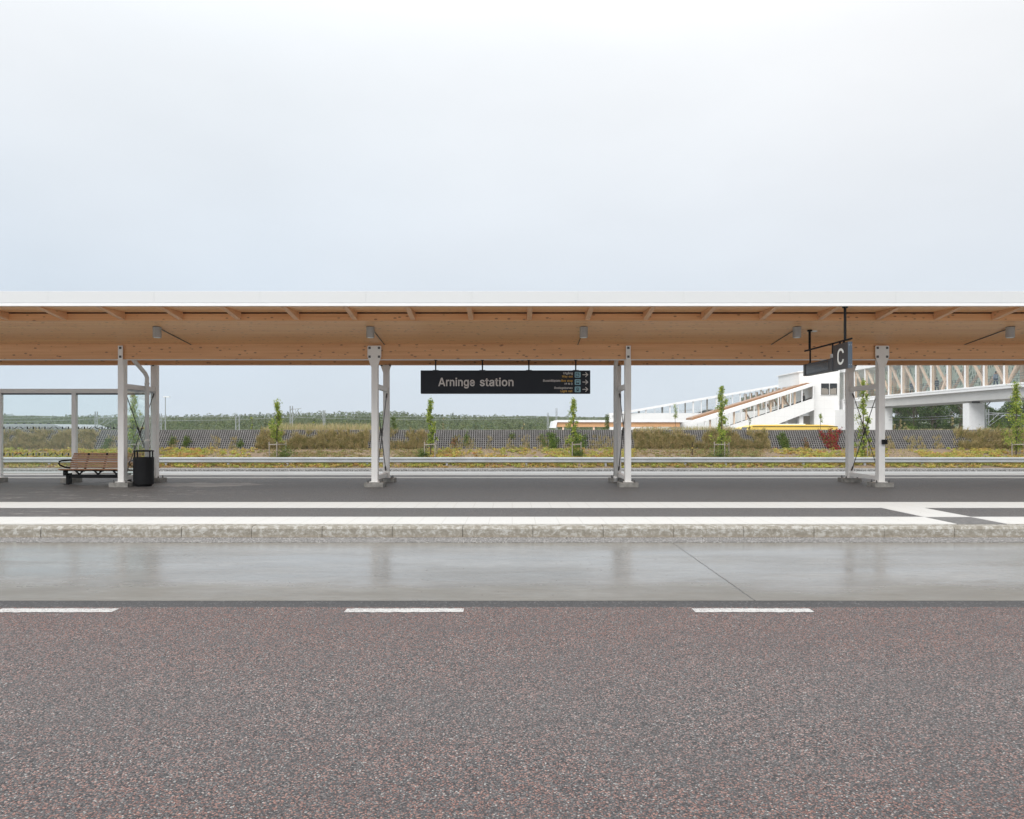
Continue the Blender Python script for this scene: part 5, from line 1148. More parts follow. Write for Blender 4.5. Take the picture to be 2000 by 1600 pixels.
# ------------------------------------------------------------------ ground cover, grass
rg = random.Random(77)
def pn(x, y, s=1.0, seed=0):
    from mathutils import noise
    return noise.noise(Vector((x * s + seed * 17.3, y * s, seed * 3.1)))
m = MB(); mlow = MB()
low_px = [(505, 832), (1238, 1512)]
bare_px = [(440, 520), (900, 960), (985, 1060), (1735, 1850)]
for i in range(12000):
    x = rg.uniform(-38, 38); y = rg.triangular(39.5, 44.9, 40.5) if i % 3 else rg.uniform(39.5, 44.9)
    px = 1000 + x * F / y
    dens = pn(x, y, .55) + .25
    if any(a < px < b for a, b in bare_px) and y > 41.3: dens -= .45
    if rg.random() > dens + .45: continue
    r = rg.uniform(.08, .2); z = slope_z(y)
    if any(a < px < b for a, b in low_px) and y > 40.9:
        for j in range(20):
            a = rg.uniform(0, 6.28); q = r * 1.3 * math.sqrt(rg.random())
            mlow.leaf((x + q * math.cos(a), y + q * math.sin(a), z + .01 + rg.random() * .06), .10, rg)
        continue
    for j in range(20):
        a = rg.uniform(0, 6.28); q = r * math.sqrt(rg.random())
        m.leaf((x + q * math.cos(a), y + q * math.sin(a), z + .02 + rg.random() * (.05 + .6 * (r - abs(q) * .6))), .12, rg)
struct('ground_cover', m, 'sedum', kind='stuff')
struct('low_ground_cover', mlow, 'lowcover', kind='stuff')
# low green strip under the guard rail
m = MB()
for i in range(26000):
    x = rg.uniform(-38, 38); y = rg.uniform(39.35, 45)
    if pn(x, y, .35, 2) < -.05: continue
    m.blade((x, y, slope_z(y) - .02), rg.uniform(.06, .16), (rg.uniform(-.5, .5), rg.uniform(-.5, .5), 0), rg, .03)
struct('grass', m, 'drygrass', kind='stuff')
# grass on the wall face
dense = [(-200, 20, .8), (20, 145, 1.6), (150, 190, 1.2), (505, 720, 1.6), (760, 832, 1.3), (1238, 1500, 1.6), (1868, 2200, 1.5)]
sparse = [(186, 232), (310, 505), (835, 1205), (1500, 1645), (1725, 1870)]
m = MB()
for a, b_, dn in dense:
    for i in range(int((b_ - a) * 4.2 * dn)):          # tufts
        px = rg.uniform(a, b_); z = .36 + 1.1 * rg.random() ** 1.15
        x = PX(px, 45.4)
        if pn(x, z * 1.7, 1.3, 5) < -.2 and z > .7: continue
        if z > 1.3 and rg.random() < .55: continue
        y = wall_y(z) - .05; ll = rg.uniform(.6, 1.5); lx = rg.gauss(0, .35)
        for q in range(rg.randint(6, 15)):
            m.blade((x + rg.gauss(0, .06), y - rg.random() * .04, z + rg.gauss(0, .03)), rg.uniform(.16, .40) * ll, (lx + rg.uniform(-.4, .4), rg.uniform(-.9, -.1), 0), rg, rg.uniform(.012, .026))
for a, b_ in sparse:
    for i in range(int((b_ - a) * 2.2)):
        px = rg.uniform(a, b_); x = PX(px, 45.2)
        if pn(x, 0, 1.1, 8) < .05: continue
        z = .38 + .75 * rg.random() ** 1.6; y = wall_y(z) - .04
        for q in range(5):
            m.blade((x + rg.gauss(0, .05), y, z), rg.uniform(.1, .3), (rg.uniform(-.3, .3), rg.uniform(-.5, 0), 0), rg, .018)
struct('wall_grass', m, 'drygrass', kind='stuff')
# straw on the terrace
m = MB()
for a, b_, hh, n in ((515, 745, .62, 2600), (1235, 1450, .38, 1600), (-100, 230, .10, 900), (760, 1230, .10, 900), (1560, 1640, .15, 200), (1740, 1900, .2, 500), (1900, 2200, .28, 1200), (310, 515, .06, 250)):
    for i in range(n):
        px = rg.uniform(a, b_); y = rg.uniform(45.95, 48.6)
        e = min(px - a, b_ - px) / 40
        h_ = hh * rg.uniform(.4, 1.15) * (min(1, .45 + e))
        m.blade((PX(px, y), y, 1.5), h_, (rg.uniform(-.3, .3), rg.uniform(-.3, .3), 0), rg, .02)
struct('terrace_grass', m, 'straw', kind='stuff')

# vines and plants on the wall, each a thing
def wallplant(name, px, wpx, y0, y1, mat, seed, lab, cat, n, leaf=.085, grp=None):
    rgx = random.Random(seed); D = 45.0
    xc = PX(px, D); t = thing(name, lab, cat, (xc, 45.0, .4), grp)
    za, zb = PZ(y1, D), PZ(y0, D); wm = wpx * D / F
    st = MB(t.location); mm = MB(t.location)
    arms = []
    for i in range(max(3, int(wpx / 5))):
        x = xc + rgx.uniform(-.5, .5) * wm * .6; x2 = xc + rgx.uniform(-.5, .5) * wm; z2 = za + (zb - za) * rgx.uniform(.5, 1.0)
        p0 = (x, wall_y(za) - .06, za); p1 = ((x + x2) / 2 + rgx.uniform(-.1, .1), wall_y((za + z2) / 2) - .07, (za + z2) / 2); p2 = (x2, wall_y(z2) - .08, z2)
        st.tube([p0, p1, p2], .008, 4); arms.append((p0, p1, p2))
    for i in range(n):
        a = rgx.choice(arms); u = rgx.random()
        p = Vector(a[0]).lerp(Vector(a[1]), u * 2) if u < .5 else Vector(a[1]).lerp(Vector(a[2]), u * 2 - 1)
        mm.leaf((p.x + rgx.gauss(0, .09), p.y - abs(rgx.gauss(0, .06)), p.z + rgx.gauss(0, .08)), leaf, rgx)
    part('stem', st, 'bark', t); part('foliage', mm, mat, t)
wallplant('creeper', 1632, 44, 836, 882, 'creeper', 1, 'crimson creeper climbing the mesh wall left of the letter C post', 'creeper', 2100, .12)
wallplant('vine', 1075, 34, 839, 876, 'ivy', 2, 'green vine spreading on the wall left of the tree below the sign', 'vine', 1500)
wallplant('vine', 1133, 34, 838, 884, 'ivy', 3, 'dense green vine right behind the tree below the sign', 'vine', 2200)
wallplant('vine', 912, 7, 842, 870, 'ivy', 4, 'narrow hanging vine on the bare mesh, leftmost below the sign', 'vine', 260)
wallplant('vine', 888, 8, 850, 872, 'rust', 12, 'thin rust red vine on the bare mesh beside the slim tree', 'vine', 200)
wallplant('shrub', 1531, 22, 845, 875, 'weed', 5, 'dark green shrub where the long grass ends on the wall', 'shrub', 1500)
wallplant('shrub', 205, 20, 852, 878, 'weed', 6, 'green shrub at the wall foot seen through glass above the bench', 'shrub', 1000)
wallplant('shrub', 335, 9, 850, 868, 'weed', 7, 'small green shrub on the mesh wall just right of the shelter', 'shrub', 380)
wallplant('shrub', 361, 10, 850, 872, 'weed', 8, 'second small shrub right of the shelter, larger and darker', 'shrub', 450)
wallplant('shrub', 468, 8, 858, 872, 'weed', 9, 'small low shrub on bare mesh left of the long grass', 'shrub', 300)
wallplant('shrub', 1000, 8, 845, 856, 'weed', 10, 'small leafy clump high on the mesh below the sign\'s middle', 'shrub', 150)
wallplant('shrub', 1575, 14, 855, 880, 'rust', 11, 'reddish twiggy shrub at the wall foot left of the crimson creeper', 'shrub', 260)

# ------------------------------------------------------------------ far wood and hill
rg = random.Random(21)
m = MB()
xs = [-420 + 20 * i for i in range(48)]
prof = [(330, -1), (400, 4.6), (480, 8.8), (560, 11.0), (760, 11.4), (900, -1.2)]
vs = []
for y, z in prof:
    for x in xs: vs.append((x, y, z + (pn(x * .02, y * .01, 1) * 2.0 if 400 < y < 850 else 0)))
k = len(xs)
m.add(vs, [(j * k + i, j * k + i + 1, (j + 1) * k + i + 1, (j + 1) * k + i) for j in range(len(prof) - 1) for i in range(k - 1)])
struct('hill', m, 'hillm')
m = MB()
def far_tree(mb, x, y, z, H, Rr, conif, n, leaf):
    for i in range(n):
        u = rg.random() ** .8
        r = Rr * ((1 - u) * .95 + .08 if conif else math.sqrt(max(.04, 1 - (2 * u - 1) ** 2)))
        a = rg.uniform(math.pi, 2 * math.pi) if rg.random() < .8 else rg.uniform(0, math.pi)
        q = r * rg.uniform(.6, 1.05)
        mb.leaf((x + q * math.cos(a), y + q * math.sin(a), z + H * (.1 + .9 * u)), leaf, rg)
topf = lambda px: 808 + 4 * math.sin(px * .006) + (5 if px > 800 else 0) + (3 if px < 120 else 0)
for row, (D, n, dy) in enumerate(((250, 150, 15.5), (300, 300, 14), (345, 330, 9), (395, 360, 5.5), (440, 380, 2.5), (475, 380, .8))):
    for i in range(n):
        px = -250 + 1680 * (i + rg.random()) / n
        yt = topf(px) + dy + rg.gauss(0, 1.5) - (2.5 if rg.random() < .06 else 0)
        D_ = D + rg.uniform(-12, 12); zt = PZ(yt, D_); H = rg.uniform(6, 9)
        far_tree(m, PX(px, D_), D_, zt - H, H, rg.uniform(1.7, 3.0), rg.random() < .35, 105, .8)
struct('far_wood', m, 'wood_far', kind='stuff')

# right hand trees behind the bridge
def leafy(seed, H, Rr, nl, size):
    rgx = random.Random(seed)
    tk = MB(); tk.tube([(0, 0, -.3), (.1, 0, H * .35), (0, .1, H * .8)], [.2, .15, .05], 8)
    cr = MB(); cl = []
    for i in range(34):
        u = rgx.uniform(.12, 1); a = rgx.uniform(0, 6.28); r = Rr * math.sqrt(max(.05, 1 - abs(2 * u - 1.05) ** 2.2)) * rgx.uniform(.3, 1)
        c = (r * math.cos(a), r * math.sin(a), H * (.06 + .92 * u)); cl.append((c, rgx.uniform(.5, 1.05)))
        tk.tube([(0, 0, max(.5, c[2] - r * .7 - .3)), (c[0] * .6, c[1] * .6, c[2] - .2), c], [.06, .04, .015], 5)
    for i in range(nl):
        c, r = cl[i % len(cl)]
        d = Vector((rgx.gauss(0, 1), rgx.gauss(0, 1), rgx.gauss(0, .8))).normalized() * r * rgx.uniform(.55, 1.05)
        cr.leaf((c[0] + d.x, c[1] + d.y, c[2] + d.z), size, rgx)
    return tk, cr
protos = [leafy(s, H, Rr, 3600, .34) for s, H, Rr in ((1, 9.5, 2.6), (2, 11.5, 3.0), (3, 8, 2.4))]
pm = [(a.mesh('trunk', 'bark'), b_.mesh('crown', 'darkleaf')) for a, b_ in protos]
spots = []
rg = random.Random(8)
for j, (D, n) in enumerate(((128, 9), (140, 9), (152, 9))):
    for i in range(n):
        px = 1738 + 330 * (i + .2 + .6 * rg.random()) / n
        spots.append((px, D + rg.uniform(-3, 3)))
for i, (px, D) in enumerate(spots):
    t = thing('tree', 'dark green leafy tree in the grove beyond the railway, under the bridge', 'tree', (PX(px, D), D, -1.05), 'trees of the dark grove beyond the railway')
    a, b_ = pm[i % 3]
    for nm, me in (('trunk', a), ('crown', b_)):
        o = bpy.data.objects.new(nm, me); COL.objects.link(o); o.parent = t
    t.rotation_euler = (0, 0, rg.uniform(0, 6.28)); s_ = rg.uniform(.8, 1.02) * (1.0 if px < 1900 else .92); t.scale = (s_, s_, s_)

# ------------------------------------------------------------------ overhead line masts, wires, lamp post
def mast(px, yt, D, w, lab, arm=0):
    x = PX(px, D); zt = PZ(yt, D)
    t = thing('catenary_mast', lab, 'mast', (x, D, -1.05), 'overhead line masts')
    m = MB(t.location)
    for sx in (-w / 2, w / 2):
        m.box(x + sx - .045, x + sx + .045, D - .08, D + .08, -1.05, zt)
    n = int((zt + 1) / .55)
    for i in range(n):
        z = -1 + i * .55
        m.bar((x - w / 2, D, z), (x + w / 2, D, z + .5), .05, .04)
    part('lattice', m, 'pole', t)
    if arm:
        m = MB(t.location); zz = zt - .9 * abs(arm); L_ = 2.6 * arm
        m.tube([(x, D, zz), (x + L_, D, zz + .15)], .04, 6); m.tube([(x, D, zz - 1.3), (x + L_ * .75, D, zz + .1)], .04, 6)
        m.tube([(x, D, zz - 1.7), (x + L_ * 1.0, D, zz - .2)], .03, 6); m.tube([(x + L_ * .4, D, zz + .05), (x + L_ * .4, D, zz - .8)], .02, 6)
        part('bracket_arm', m, 'pole', t)
DM = 105
mast(188, 804, DM, .3, 'grey overhead line mast with twin diagonal arms seen through the shelter glass', 1.0)
mast(313, 808, 115, .3, 'short grey mast just right of the shelter corner post', .4)
mast(464, 812, 90, .42, 'stubby pale lattice mast standing alone on the left', 0)
mast(569, 793, 95, .3, 'tall grey mast right of the bent topped young tree', .5)
mast(633, 801, 110, .25, 'shorter grey mast right of the tall one', -.3)
mast(1070, 806, 130, .22, 'thin dark mast left of the small timber canopy, shorter of the pair', 0)
mast(1087, 797, 130, .2, 'thin dark mast at the small timber canopy, taller of the pair', 0)
mast(1928, 799, 98, .35, 'pale mast right of the bridge pier with bracket arm', .8)
def wire(pts, lab, r=.02):
    m = MB()
    for q in pts:
        P = []
        for i in range(len(q) - 1):
            (x0, y0, z0), (x1, y1, z1) = q[i], q[i + 1]
            for j in range(9):
                u = j / 8; sag = -.35 * 4 * u * (1 - u)
                P.append((x0 + (x1 - x0) * u, y0 + (y1 - y0) * u, z0 + (z1 - z0) * u + sag))
        m.tube(P, r, 4)
    tag(part('overhead_wire', m, 'pole'), lab, 'wire')
def q3(px, py, D): return (PX(px, D), D, PZ(py, D))
wire([[q3(-200, 815, DM), q3(188, 811, DM), q3(569, 808, DM), q3(1050, 812, 125)]], 'upper pale overhead wire in front of the far wood on the left', .022)
wire([[q3(-200, 821, DM), q3(188, 818, DM), q3(569, 815, DM), q3(1050, 816, 125)]], 'lower pale overhead wire in front of the far wood on the left', .022)
wire([[q3(1700, 813, 104), q3(1928, 806, 98), q3(2300, 800, 90)]], 'upper pale overhead wire in front of the dark grove', .026)
wire([[q3(1700, 819, 104), q3(1928, 810, 98), q3(2300, 804, 90)]], 'lower pale overhead wire in front of the dark grove', .026)
x, D = PX(323, 100), 100
t = thing('street_lamp', 'slim white street lamp with flat head beyond the shelter corner', 'street lamp', (x, D, -1.05))
m = MB(t.location); m.tube([(x, D, -1.05), (x, D, PZ(776, D))], [.09, .05], 8); part('pole', m, 'pole', t)
m = MB(t.location); m.box(x - .25, x + .6, D - .15, D + .15, PZ(776.2, D), PZ(774.6, D)); part('lamp_head', m, 'bright', t)

# low grey building on the left
D = 130
t = thing('low_building', 'low building with grey sheet roof seen through the left shelter pane', 'building', (PX(20, D), D, -1.05))
o_ = t.location
m = MB(o_); m.box(PX(-200, D), PX(118, D), D, D + 12, -1.05, PZ(837, D)); part('wall', m, 'clad', t)
m = MB(o_); m.prism_y([PP(-210, 828, D), PP(112, 828.5, D), PP(138, 837, D), PP(128, 838.3, D), PP(-210, 838.3, D)], D - 1.0, D + 13); part('roof', m, 'greyroof', t, .05)
m = MB(o_)
for px in range(-190, 110, 16): m.box(PX(px, D) - .1, PX(px, D) + .1, D - .6, D - .2, PZ(829, D), PZ(826.6, D))
part('roof_vent', m, 'black', t)

# ------------------------------------------------------------------ station building
st = thing('station_building', 'white clad station building with glazed sloping stair tubes and square tower', 'building', (PX(1600, 115), 115, -1.05))
o_ = st.location
D = 112.0
def poly(name, pts, D0, dep, mat, parent=st, bevel=0, off=o_):
    m = MB(off); m.prism_y([PP(a, b_, D0) for a, b_ in pts], D0, D0 + dep); return part(name, m, mat, parent, bevel)
# tower
poly('tower_wall', [(1590, 852), (1590, 748), (1561, 752), (1561, 727), (1600, 722), (1640, 717), (1640, 852)], 115, 9, 'clad')
poly('tower_roof', [(1559, 727.5), (1559, 725.3), (1600, 719.6), (1642, 714), (1642, 717)], 114.8, 9.4, 'bright')
poly('tower_wall', [(1590, 852), (1590, 746), (1638, 738), (1638, 852)], 113, 2.1, 'clad')
wn = poly('tower_window', [(1602.8, 772), (1602.8, 748), (1636, 748), (1636, 772)], 112.9, .12, 'bright')
for a, b_ in ((1604, 1619.4), (1620.9, 1635)):
    poly('pane', [(a, 771), (a, 749), (b_, 749), (b_, 771)], 112.85, .04, 'busglass', wn)
    q = MB(o_); rr_ = random.Random(int(a))
    for i in range(7):
        xx = a + 1 + (b_ - a - 2) * i / 7
        q.prism_y([PP(xx, 770.5, 112.8), PP(xx, 758 + rr_.uniform(-1, 3), 112.8), PP(xx + 1.4, 758 + rr_.uniform(-1, 2), 112.8), PP(xx + 1.4, 770.5, 112.8)], 112.82, 112.84)
    part('blind', q, 'beige', wn)
# ground floor right of the tower (under the bridge)
poly('ground_floor_wall', [(1638, 852), (1638, 803), (1648, 803), (1648, 852)], 112.6, 10, 'clad')
poly('ground_floor_wall', [(1692, 852), (1692, 797), (1743, 797), (1743, 852)], 103, 14, 'clad')
poly('recess_wall', [(1648, 852), (1648, 803), (1695, 803), (1695, 852)], 114.5, 2, 'beige')
poly('entrance_glazing', [(1649, 850), (1649, 811), (1656, 811), (1656, 850)], 114.3, .1, 'busglass')
poly('door', [(1671, 850), (1671, 810), (1690, 810), (1690, 850)], 114.3, .1, 'navy')
poly('door_frame', [(1656, 850), (1656, 806), (1671, 806), (1671, 850)], 114.2, .1, 'bright')
# front stair tube
TT = lambda px: 794 - .307 * (px - 1440)            # top of white edge
TB = lambda px: TT(px) + 6.2
GB = lambda px: 826.8 - .326 * (px - 1440)
poly('stair_roof', [(1352, TT(1352) + 3), (1352, TT(1352) - 5), (1575, TT(1575) - 4.5), (1592, TT(1592)), (1592, TT(1592) + 2)], 113.2, 4, 'brownroof')
poly('stair_roof_edge', [(1345, 828), (1345, 824), (1592, TT(1592) - .6), (1592, TB(1592) - .6), (1362, 828)], 111.8, 1.2, 'bright')
poly('stair_roof_edge', [(1350, 823), (1350, 820.5), (1570, TT(1570) - 7.0), (1570, TT(1570) - 4.8)], 117.4, .8, 'bright')
poly('stair_panel', [(1406, 852), (1406, 838), (1590, GB(1590)), (1590, 801), (1521, 828), (1460, 852)], 111.9, .5, 'clad')
poly('stair_floor', [(1406, 846), (1406, 841), (1590, GB(1590) + 3), (1590, 800), (1500, 834)], 112.4, 4.6, 'floor_in')
m = MB(o_)
X0, X1 = 1363, 1589
m.prism_y([PP(X0, 850, D), PP(X0, TB(X0) + .5, D), PP(X1, TB(X1) - .5, D), PP(X1, GB(X1) + .5, D), PP(1404, 839, D), PP(1404, 850, D)], 112.05, 112.09)
gl = part('stair_glazing', m, 'glass2', st)
for px in (1363, 1377, 1400.8, 1424.8, 1448.5, 1472.5, 1496, 1519.6, 1543.4, 1566, 1588):
    q = MB(o_); w_ = .13; xx = PX(px, D); zt = PZ(TB(px) - 1, D); zb2 = PZ(min(849, GB(px) + 1), D)
    q.box(xx - w_ / 2, xx + w_ / 2, 111.86, 112.04, zb2, zt); part('mullion', q, 'bright', st)
for i, px in enumerate((1389, 1412, 1436, 1460, 1484, 1508, 1531, 1555)):
    q = MB(o_); xx = PX(px, D)
    q.box(xx - .12, xx + .12, 112.5, 112.7, PZ(min(849, GB(px) + 3), D), PZ(TB(px), D)); part('timber_post', q, 'woodz', st)
for px in (1496, 1512, 1530, 1453):
    q = MB(o_); q.bar((PX(px, 116), 116.2, PZ(TB(px) + 2, 116)), (PX(px + 12, 116), 116.2, PZ(GB(px + 12), 116)), .2, .2); part('brace', q, 'woodz', st)
poly('hall_wall', [(1440.2, 852), (1440.2, 806), (1590, 792), (1590, 852)], 128.5, .5, 'clad')
m = MB(o_)
m.bar((PX(1430, D), 112.9, PZ(831.5, D)), (PX(1589, D), 112.9, PZ(GB(1589) - 1.2, D)), .3, .17)
part('handrail', m, 'black', st)
# columns and openings below the tube
poly('stair_column', [(1534, 852), (1534, 822), (1539, 820), (1539, 852)], 112.6, .8, 'clad')
poly('stair_column', [(1561, 852), (1561, 812), (1569, 808), (1569, 852)], 112.6, .8, 'clad')
poly('under_stair_wall', [(1539, 852), (1539, 820), (1561, 812), (1561, 852)], 116, .4, 'clad')
poly('garage_door', [(1569, 852), (1569, 812.5), (1589, 812.5), (1589, 852)], 114.6, .3, 'beige')
poly('under_stair_window', [(1522, 852), (1522, 820), (1534, 820), (1534, 852)], 115, .3, 'busglass')
poly('under_stair_window', [(1558, 852), (1558, 812), (1561, 812), (1561, 852)], 114, .3, 'busglass')
# rear tube, long slow slope
DB = 130.0
RT = lambda px: 801 - .1725 * (px - 1234)
poly('ramp_roof', [(1196, RT(1196) + 4.6), (1196, RT(1196)), (1565, RT(1565)), (1565, RT(1565) + 4.2)], DB - .3, 7, 'bright')
poly('ramp_parapet', [(1190, 852), (1190, 807), (1440, 807), (1440, 852)], DB, .5, 'clad')
poly('ramp_floor', [(1234, 812), (1234, 809), (1440, 809), (1565, 785), (1565, 790), (1440, 813)], DB + .5, 5.5, 'floor_in')
q = MB(o_); q.prism_y([PP(1196, 807, DB), PP(1196, RT(1196) + 4, DB), PP(1565, RT(1565) + 4, DB), PP(1565, 790, DB), PP(1445, 807, DB)], DB + .1, DB + .14); part('ramp_glazing', q, 'glass2', st)
for px, w_, mt in ((1249, 3.6, 'beige'), (1261.6, 3, 'bright'), (1279, 1, 'bright'), (1295, 3.4, 'beige'), (1308.5, 3, 'bright'), (1324.7, 1, 'bright'), (1340, 2.4, 'beige'), (1354, 3, 'bright'), (1369.6, 1.6, 'bright'),
                   (1383, 2.6, 'beige'), (1399.5, 3, 'bright'), (1414, 1, 'bright'), (1430.7, 1.3, 'bright'), (1445.7, 2.4, 'bright'), (1455, 1.1, 'bright'), (1465.4, 1.1, 'bright'), (1476.4, 1.1, 'bright'), (1488, 1.1, 'bright'),
                   (1499.6, 1.1, 'bright'), (1512, 1.1, 'bright'), (1525, 1.1, 'bright'), (1538.5, 1.1, 'bright'), (1552.5, 1.1, 'bright')):
    q = MB(o_); hw = w_ / 2 * DB / F; xx = PX(px, DB); yo = .6 if mt == 'beige' else -.06
    q.box(xx - hw, xx + hw, DB + yo, DB + yo + .14, PZ(807 if px < 1446 else 800, DB), PZ(RT(px) + 3, DB)); part('mullion', q, mt, st)
for px in range(1452, 1562, 11):
    q = MB(o_); xx = PX(px + 4, DB + 5); q.box(xx - .22, xx + .22, DB + 5, DB + 5.3, PZ(803, DB), PZ(RT(px) + 3.5, DB)); part('timber_post', q, 'woodz', st)
for px in (1497, 1514, 1527, 1541):
    q = MB(o_); q.bar((PX(px, DB), DB + 3, PZ(RT(px) + 3, DB)), (PX(px + (7 if px % 2 else -7), DB), DB + 3, PZ(795, DB)), .2, .2); part('brace', q, 'woodz', st)
poly('ramp_back_wall', [(1446, 806), (1446, RT(1446) + 13), (1561, RT(1561) + 10), (1561, 795)], DB + 6, .3, 'pattern')
poly('inner_roof', [(1362, 807), (1375, 801.5), (1385, 800), (1398, 800.5), (1398, 807)], DB + 8, 4, 'greyroof')
# low entrance canopy in timber
poly('low_roof', [(1200, 826), (1200, 821), (1362, 820.5), (1362, 826.5), (1350, 829), (1335, 838), (1328, 838), (1330, 826)], 108, 8, 'bright')

can = thing('small_timber_canopy', 'small white edged timber canopy beyond the wall, left of the station', 'canopy', (PX(1200, 104), 104, -1.05))
oc = can.location
D = 104
m = MB(oc); m.prism_y([PP(1077, 836, D), PP(1080, 823, D), PP(1088, 820.5, D), PP(1345, 820.5, D), PP(1345, 824.8, D), PP(1088, 824.8, D), PP(1086, 836, D)], D - .3, D + 6.5); part('roof_edge', m, 'bright', can)
m = MB(oc); m.prism_y([PP(1087, 834, D), PP(1087, 824.9, D), PP(1328, 824.9, D), PP(1328, 834, D)], D, D + .5); part('beam', m, 'woodx', can)
m = MB(oc); m.prism_y([PP(1087, 829, D), PP(1087, 825.2, D), PP(1328, 825.2, D), PP(1328, 829, D)], D + .6, D + 6); part('soffit', m, 'soffit', can)
for px in (1100, 1160, 1220, 1279, 1283, 1314):
    m = MB(oc); xx = PX(px, D); m.box(xx - .12, xx + .12, D + .1, D + .4, -1.05, PZ(833.8, D)); part('post', m, 'woodz', can)

# ------------------------------------------------------------------ footbridge
XB = 51.5; BW = 5.0
br = thing('footbridge', 'glazed white footbridge with timber trusses on a concrete pier at the right', 'bridge', (XB, 85, -1.05))
ob = br.location
Y0, Y1 = 50, 118
ZL, ZG, ZC, ZRf = 6.35, 4.82, 10.47, 11.5
m = MB(ob); m.box(XB - .35, XB + BW + .35, Y0, Y1 - 1.4, ZL - .50, ZL); part('deck_edge', m, 'bright', br, .03)
m = MB(ob); m.box(XB - .38, XB - .33, Y0, Y1 - 1.4, ZL - .22, ZL - .18); part('edge_seam', m, 'girder', br)
m = MB(ob); m.prism_y([(XB + .02, ZL - .5), (XB + .02, ZG), (XB + BW - .02, ZG), (XB + BW - .02, ZL - .5)], Y0, Y1 - 2); part('girder', m, 'girder', br)
m = MB(ob); m.box(XB - .2, XB + BW + .2, Y0, Y1 - 1.4, ZC, ZRf); part('roof', m, 'bright', br, .03)
m = MB(ob); m.box(XB + .3, XB + BW - .3, Y0, Y1 - 1.4, ZC - .06, ZC - .01); part('ceiling', m, 'girder', br)
m = MB(ob); m.box(XB - .02, XB + .02, Y0, Y1 - 1.4, ZL, ZC); part('side_glazing', m, 'glass2', br)
m = MB(ob); m.box(XB + BW - .02, XB + BW + .02, Y0, Y1 - 1.4, ZL, ZC); part('patterned_glazing', m, 'pattern', br)
m = MB(ob); m.box(XB - .1, XB + BW + .1, Y1 - 1.39, Y1 - 1.2, ZL - .5, ZRf); part('end_wall', m, 'clad', br)
s_ = .0000455 * F * XB
DD = [F * XB / (px - 1000) for px in (1962.5, 1922.8, 1886, 1851.5, 1819.5, 1790, 1762, 1736.75)]
ypos = list(DD)
while ypos[0] - s_ > Y0: ypos.insert(0, ypos[0] - s_)
while ypos[-1] + s_ < Y1 - 1.5: ypos.append(ypos[-1] + s_)
for i, y in enumerate(ypos):
    m = MB(ob); m.box(XB - .14, XB - .025, y - .08, y + .08, ZL, ZC); part('mullion', m, 'bright', br)
    m = MB(ob); m.box(XB + .12, XB + .34, y - .02, y + .24, ZL, ZC - .1); part('timber_post', m, 'woodz', br)
    m = MB(ob); m.box(XB + BW - .6, XB + BW - .25, y + .4, y + .8, ZL, ZC - .1); part('timber_post', m, 'woodz', br)
for i in range(len(ypos) - 1):
    y0, y1 = ypos[i] + .3, ypos[i + 1]
    a, b_ = (y0, y1) if y1 < DD[0] + 1 else (y1, y0)
    # the strut falls toward the right-hand (near) side or away, as the truss alternates
    m = MB(ob); m.bar((XB + .3, a, ZC - .2), (XB + .3, b_, ZL + .05), .22, .24); part('diagonal_strut', m, 'woodz', br)
    if abs(ypos[i] - DD[3]) < .1:
        m = MB(ob); m.bar((XB + .3, y0, ZC - 2.2), (XB + .3, (y0 + y1) / 2 - .2, ZL + .05), .28, .28); part('diagonal_strut', m, 'woodz', br)
    m = MB(ob); m.bar((XB + BW - .5, b_, ZC - 1.2), (XB + BW - .5, a, ZL + .05), .26, .26); part('diagonal_strut', m, 'woodz', br)
m = MB(ob)
for z in (ZL + .55, ZL + .8, ZL + 1.05):
    m.tube([(XB + .75, Y0, z), (XB + .75, Y1 - 2, z)], .025, 5)
part('handrail', m, 'pole', br)
# pier
m = MB(ob); m.box(XB + .15, XB + 2.0, 84, 85.1, -1.05, 4.6); part('pier', m, 'bright', br, .04)
m = MB(ob); m.box(XB + .9, XB + 1.4, 83.9, 84.6, 4.6, 4.83); part('bearing', m, 'bolt', br)
m = MB(ob); m.tube([(XB + 2.0, 84.5, 3.6), (XB + 3.0, 84.5, 4.85)], .06, 6); part('pipe', m, 'lamp', br)
m = MB(ob); m.box(XB + .15, XB + 2.0, 55, 56.1, -1.05, 4.83); part('pier', m, 'bright', br, .04)
m = MB(ob); m.box(XB - .45, XB + BW + .3, 114.5, 116.5, 4.4, ZL - .02); part('end_support', m, 'bright', br)
m = MB(ob); m.box(XB - .5, XB + 3, 114.3, 114.5, 4.32, 4.4); part('seam', m, 'black', br)

# ------------------------------------------------------------------ buses
DBs = 94
bx0, bx1 = PX(1453, DBs), PX(1637, DBs)
bus = thing('bus', 'yellow bus with white roof pods parked in front of the station tower', 'bus', (bx0, DBs, -.75), 'yellow buses behind the wall')
BL = bx1 - bx0; ZB = PZ(829.6, DBs) + .75
m = MB()
prof = [(0.15, .35), (0.0, .9), (.15, 1.9), (.55, ZB - .25), (1.1, ZB - .06), (2.2, ZB), (BL - 1.6, ZB), (BL - .6, ZB - .12), (BL - .05, ZB - .22), (BL, ZB - .5), (BL, .35)]
m.prism_y(prof, 0, 2.55); body = part('body', m, 'yellow', bus, .06)
m = MB(); m.box(1.1, BL - .06, -.012, 0, ZB - .30, ZB - .20); part('stripe', m, 'black', body)
m = MB(); m.box(1.4, BL - .6, -.015, 0, 1.15, ZB - .75)
part('side_window', m, 'busglass', bus)
m = MB(); m.prism_y([(.02, 1.0), (.12, 1.85), (.5, ZB - .32), (.62, ZB - .32), (.3, 1.85), (.2, 1.0)], .15, 2.4); part('windscreen', m, 'busglass', bus)
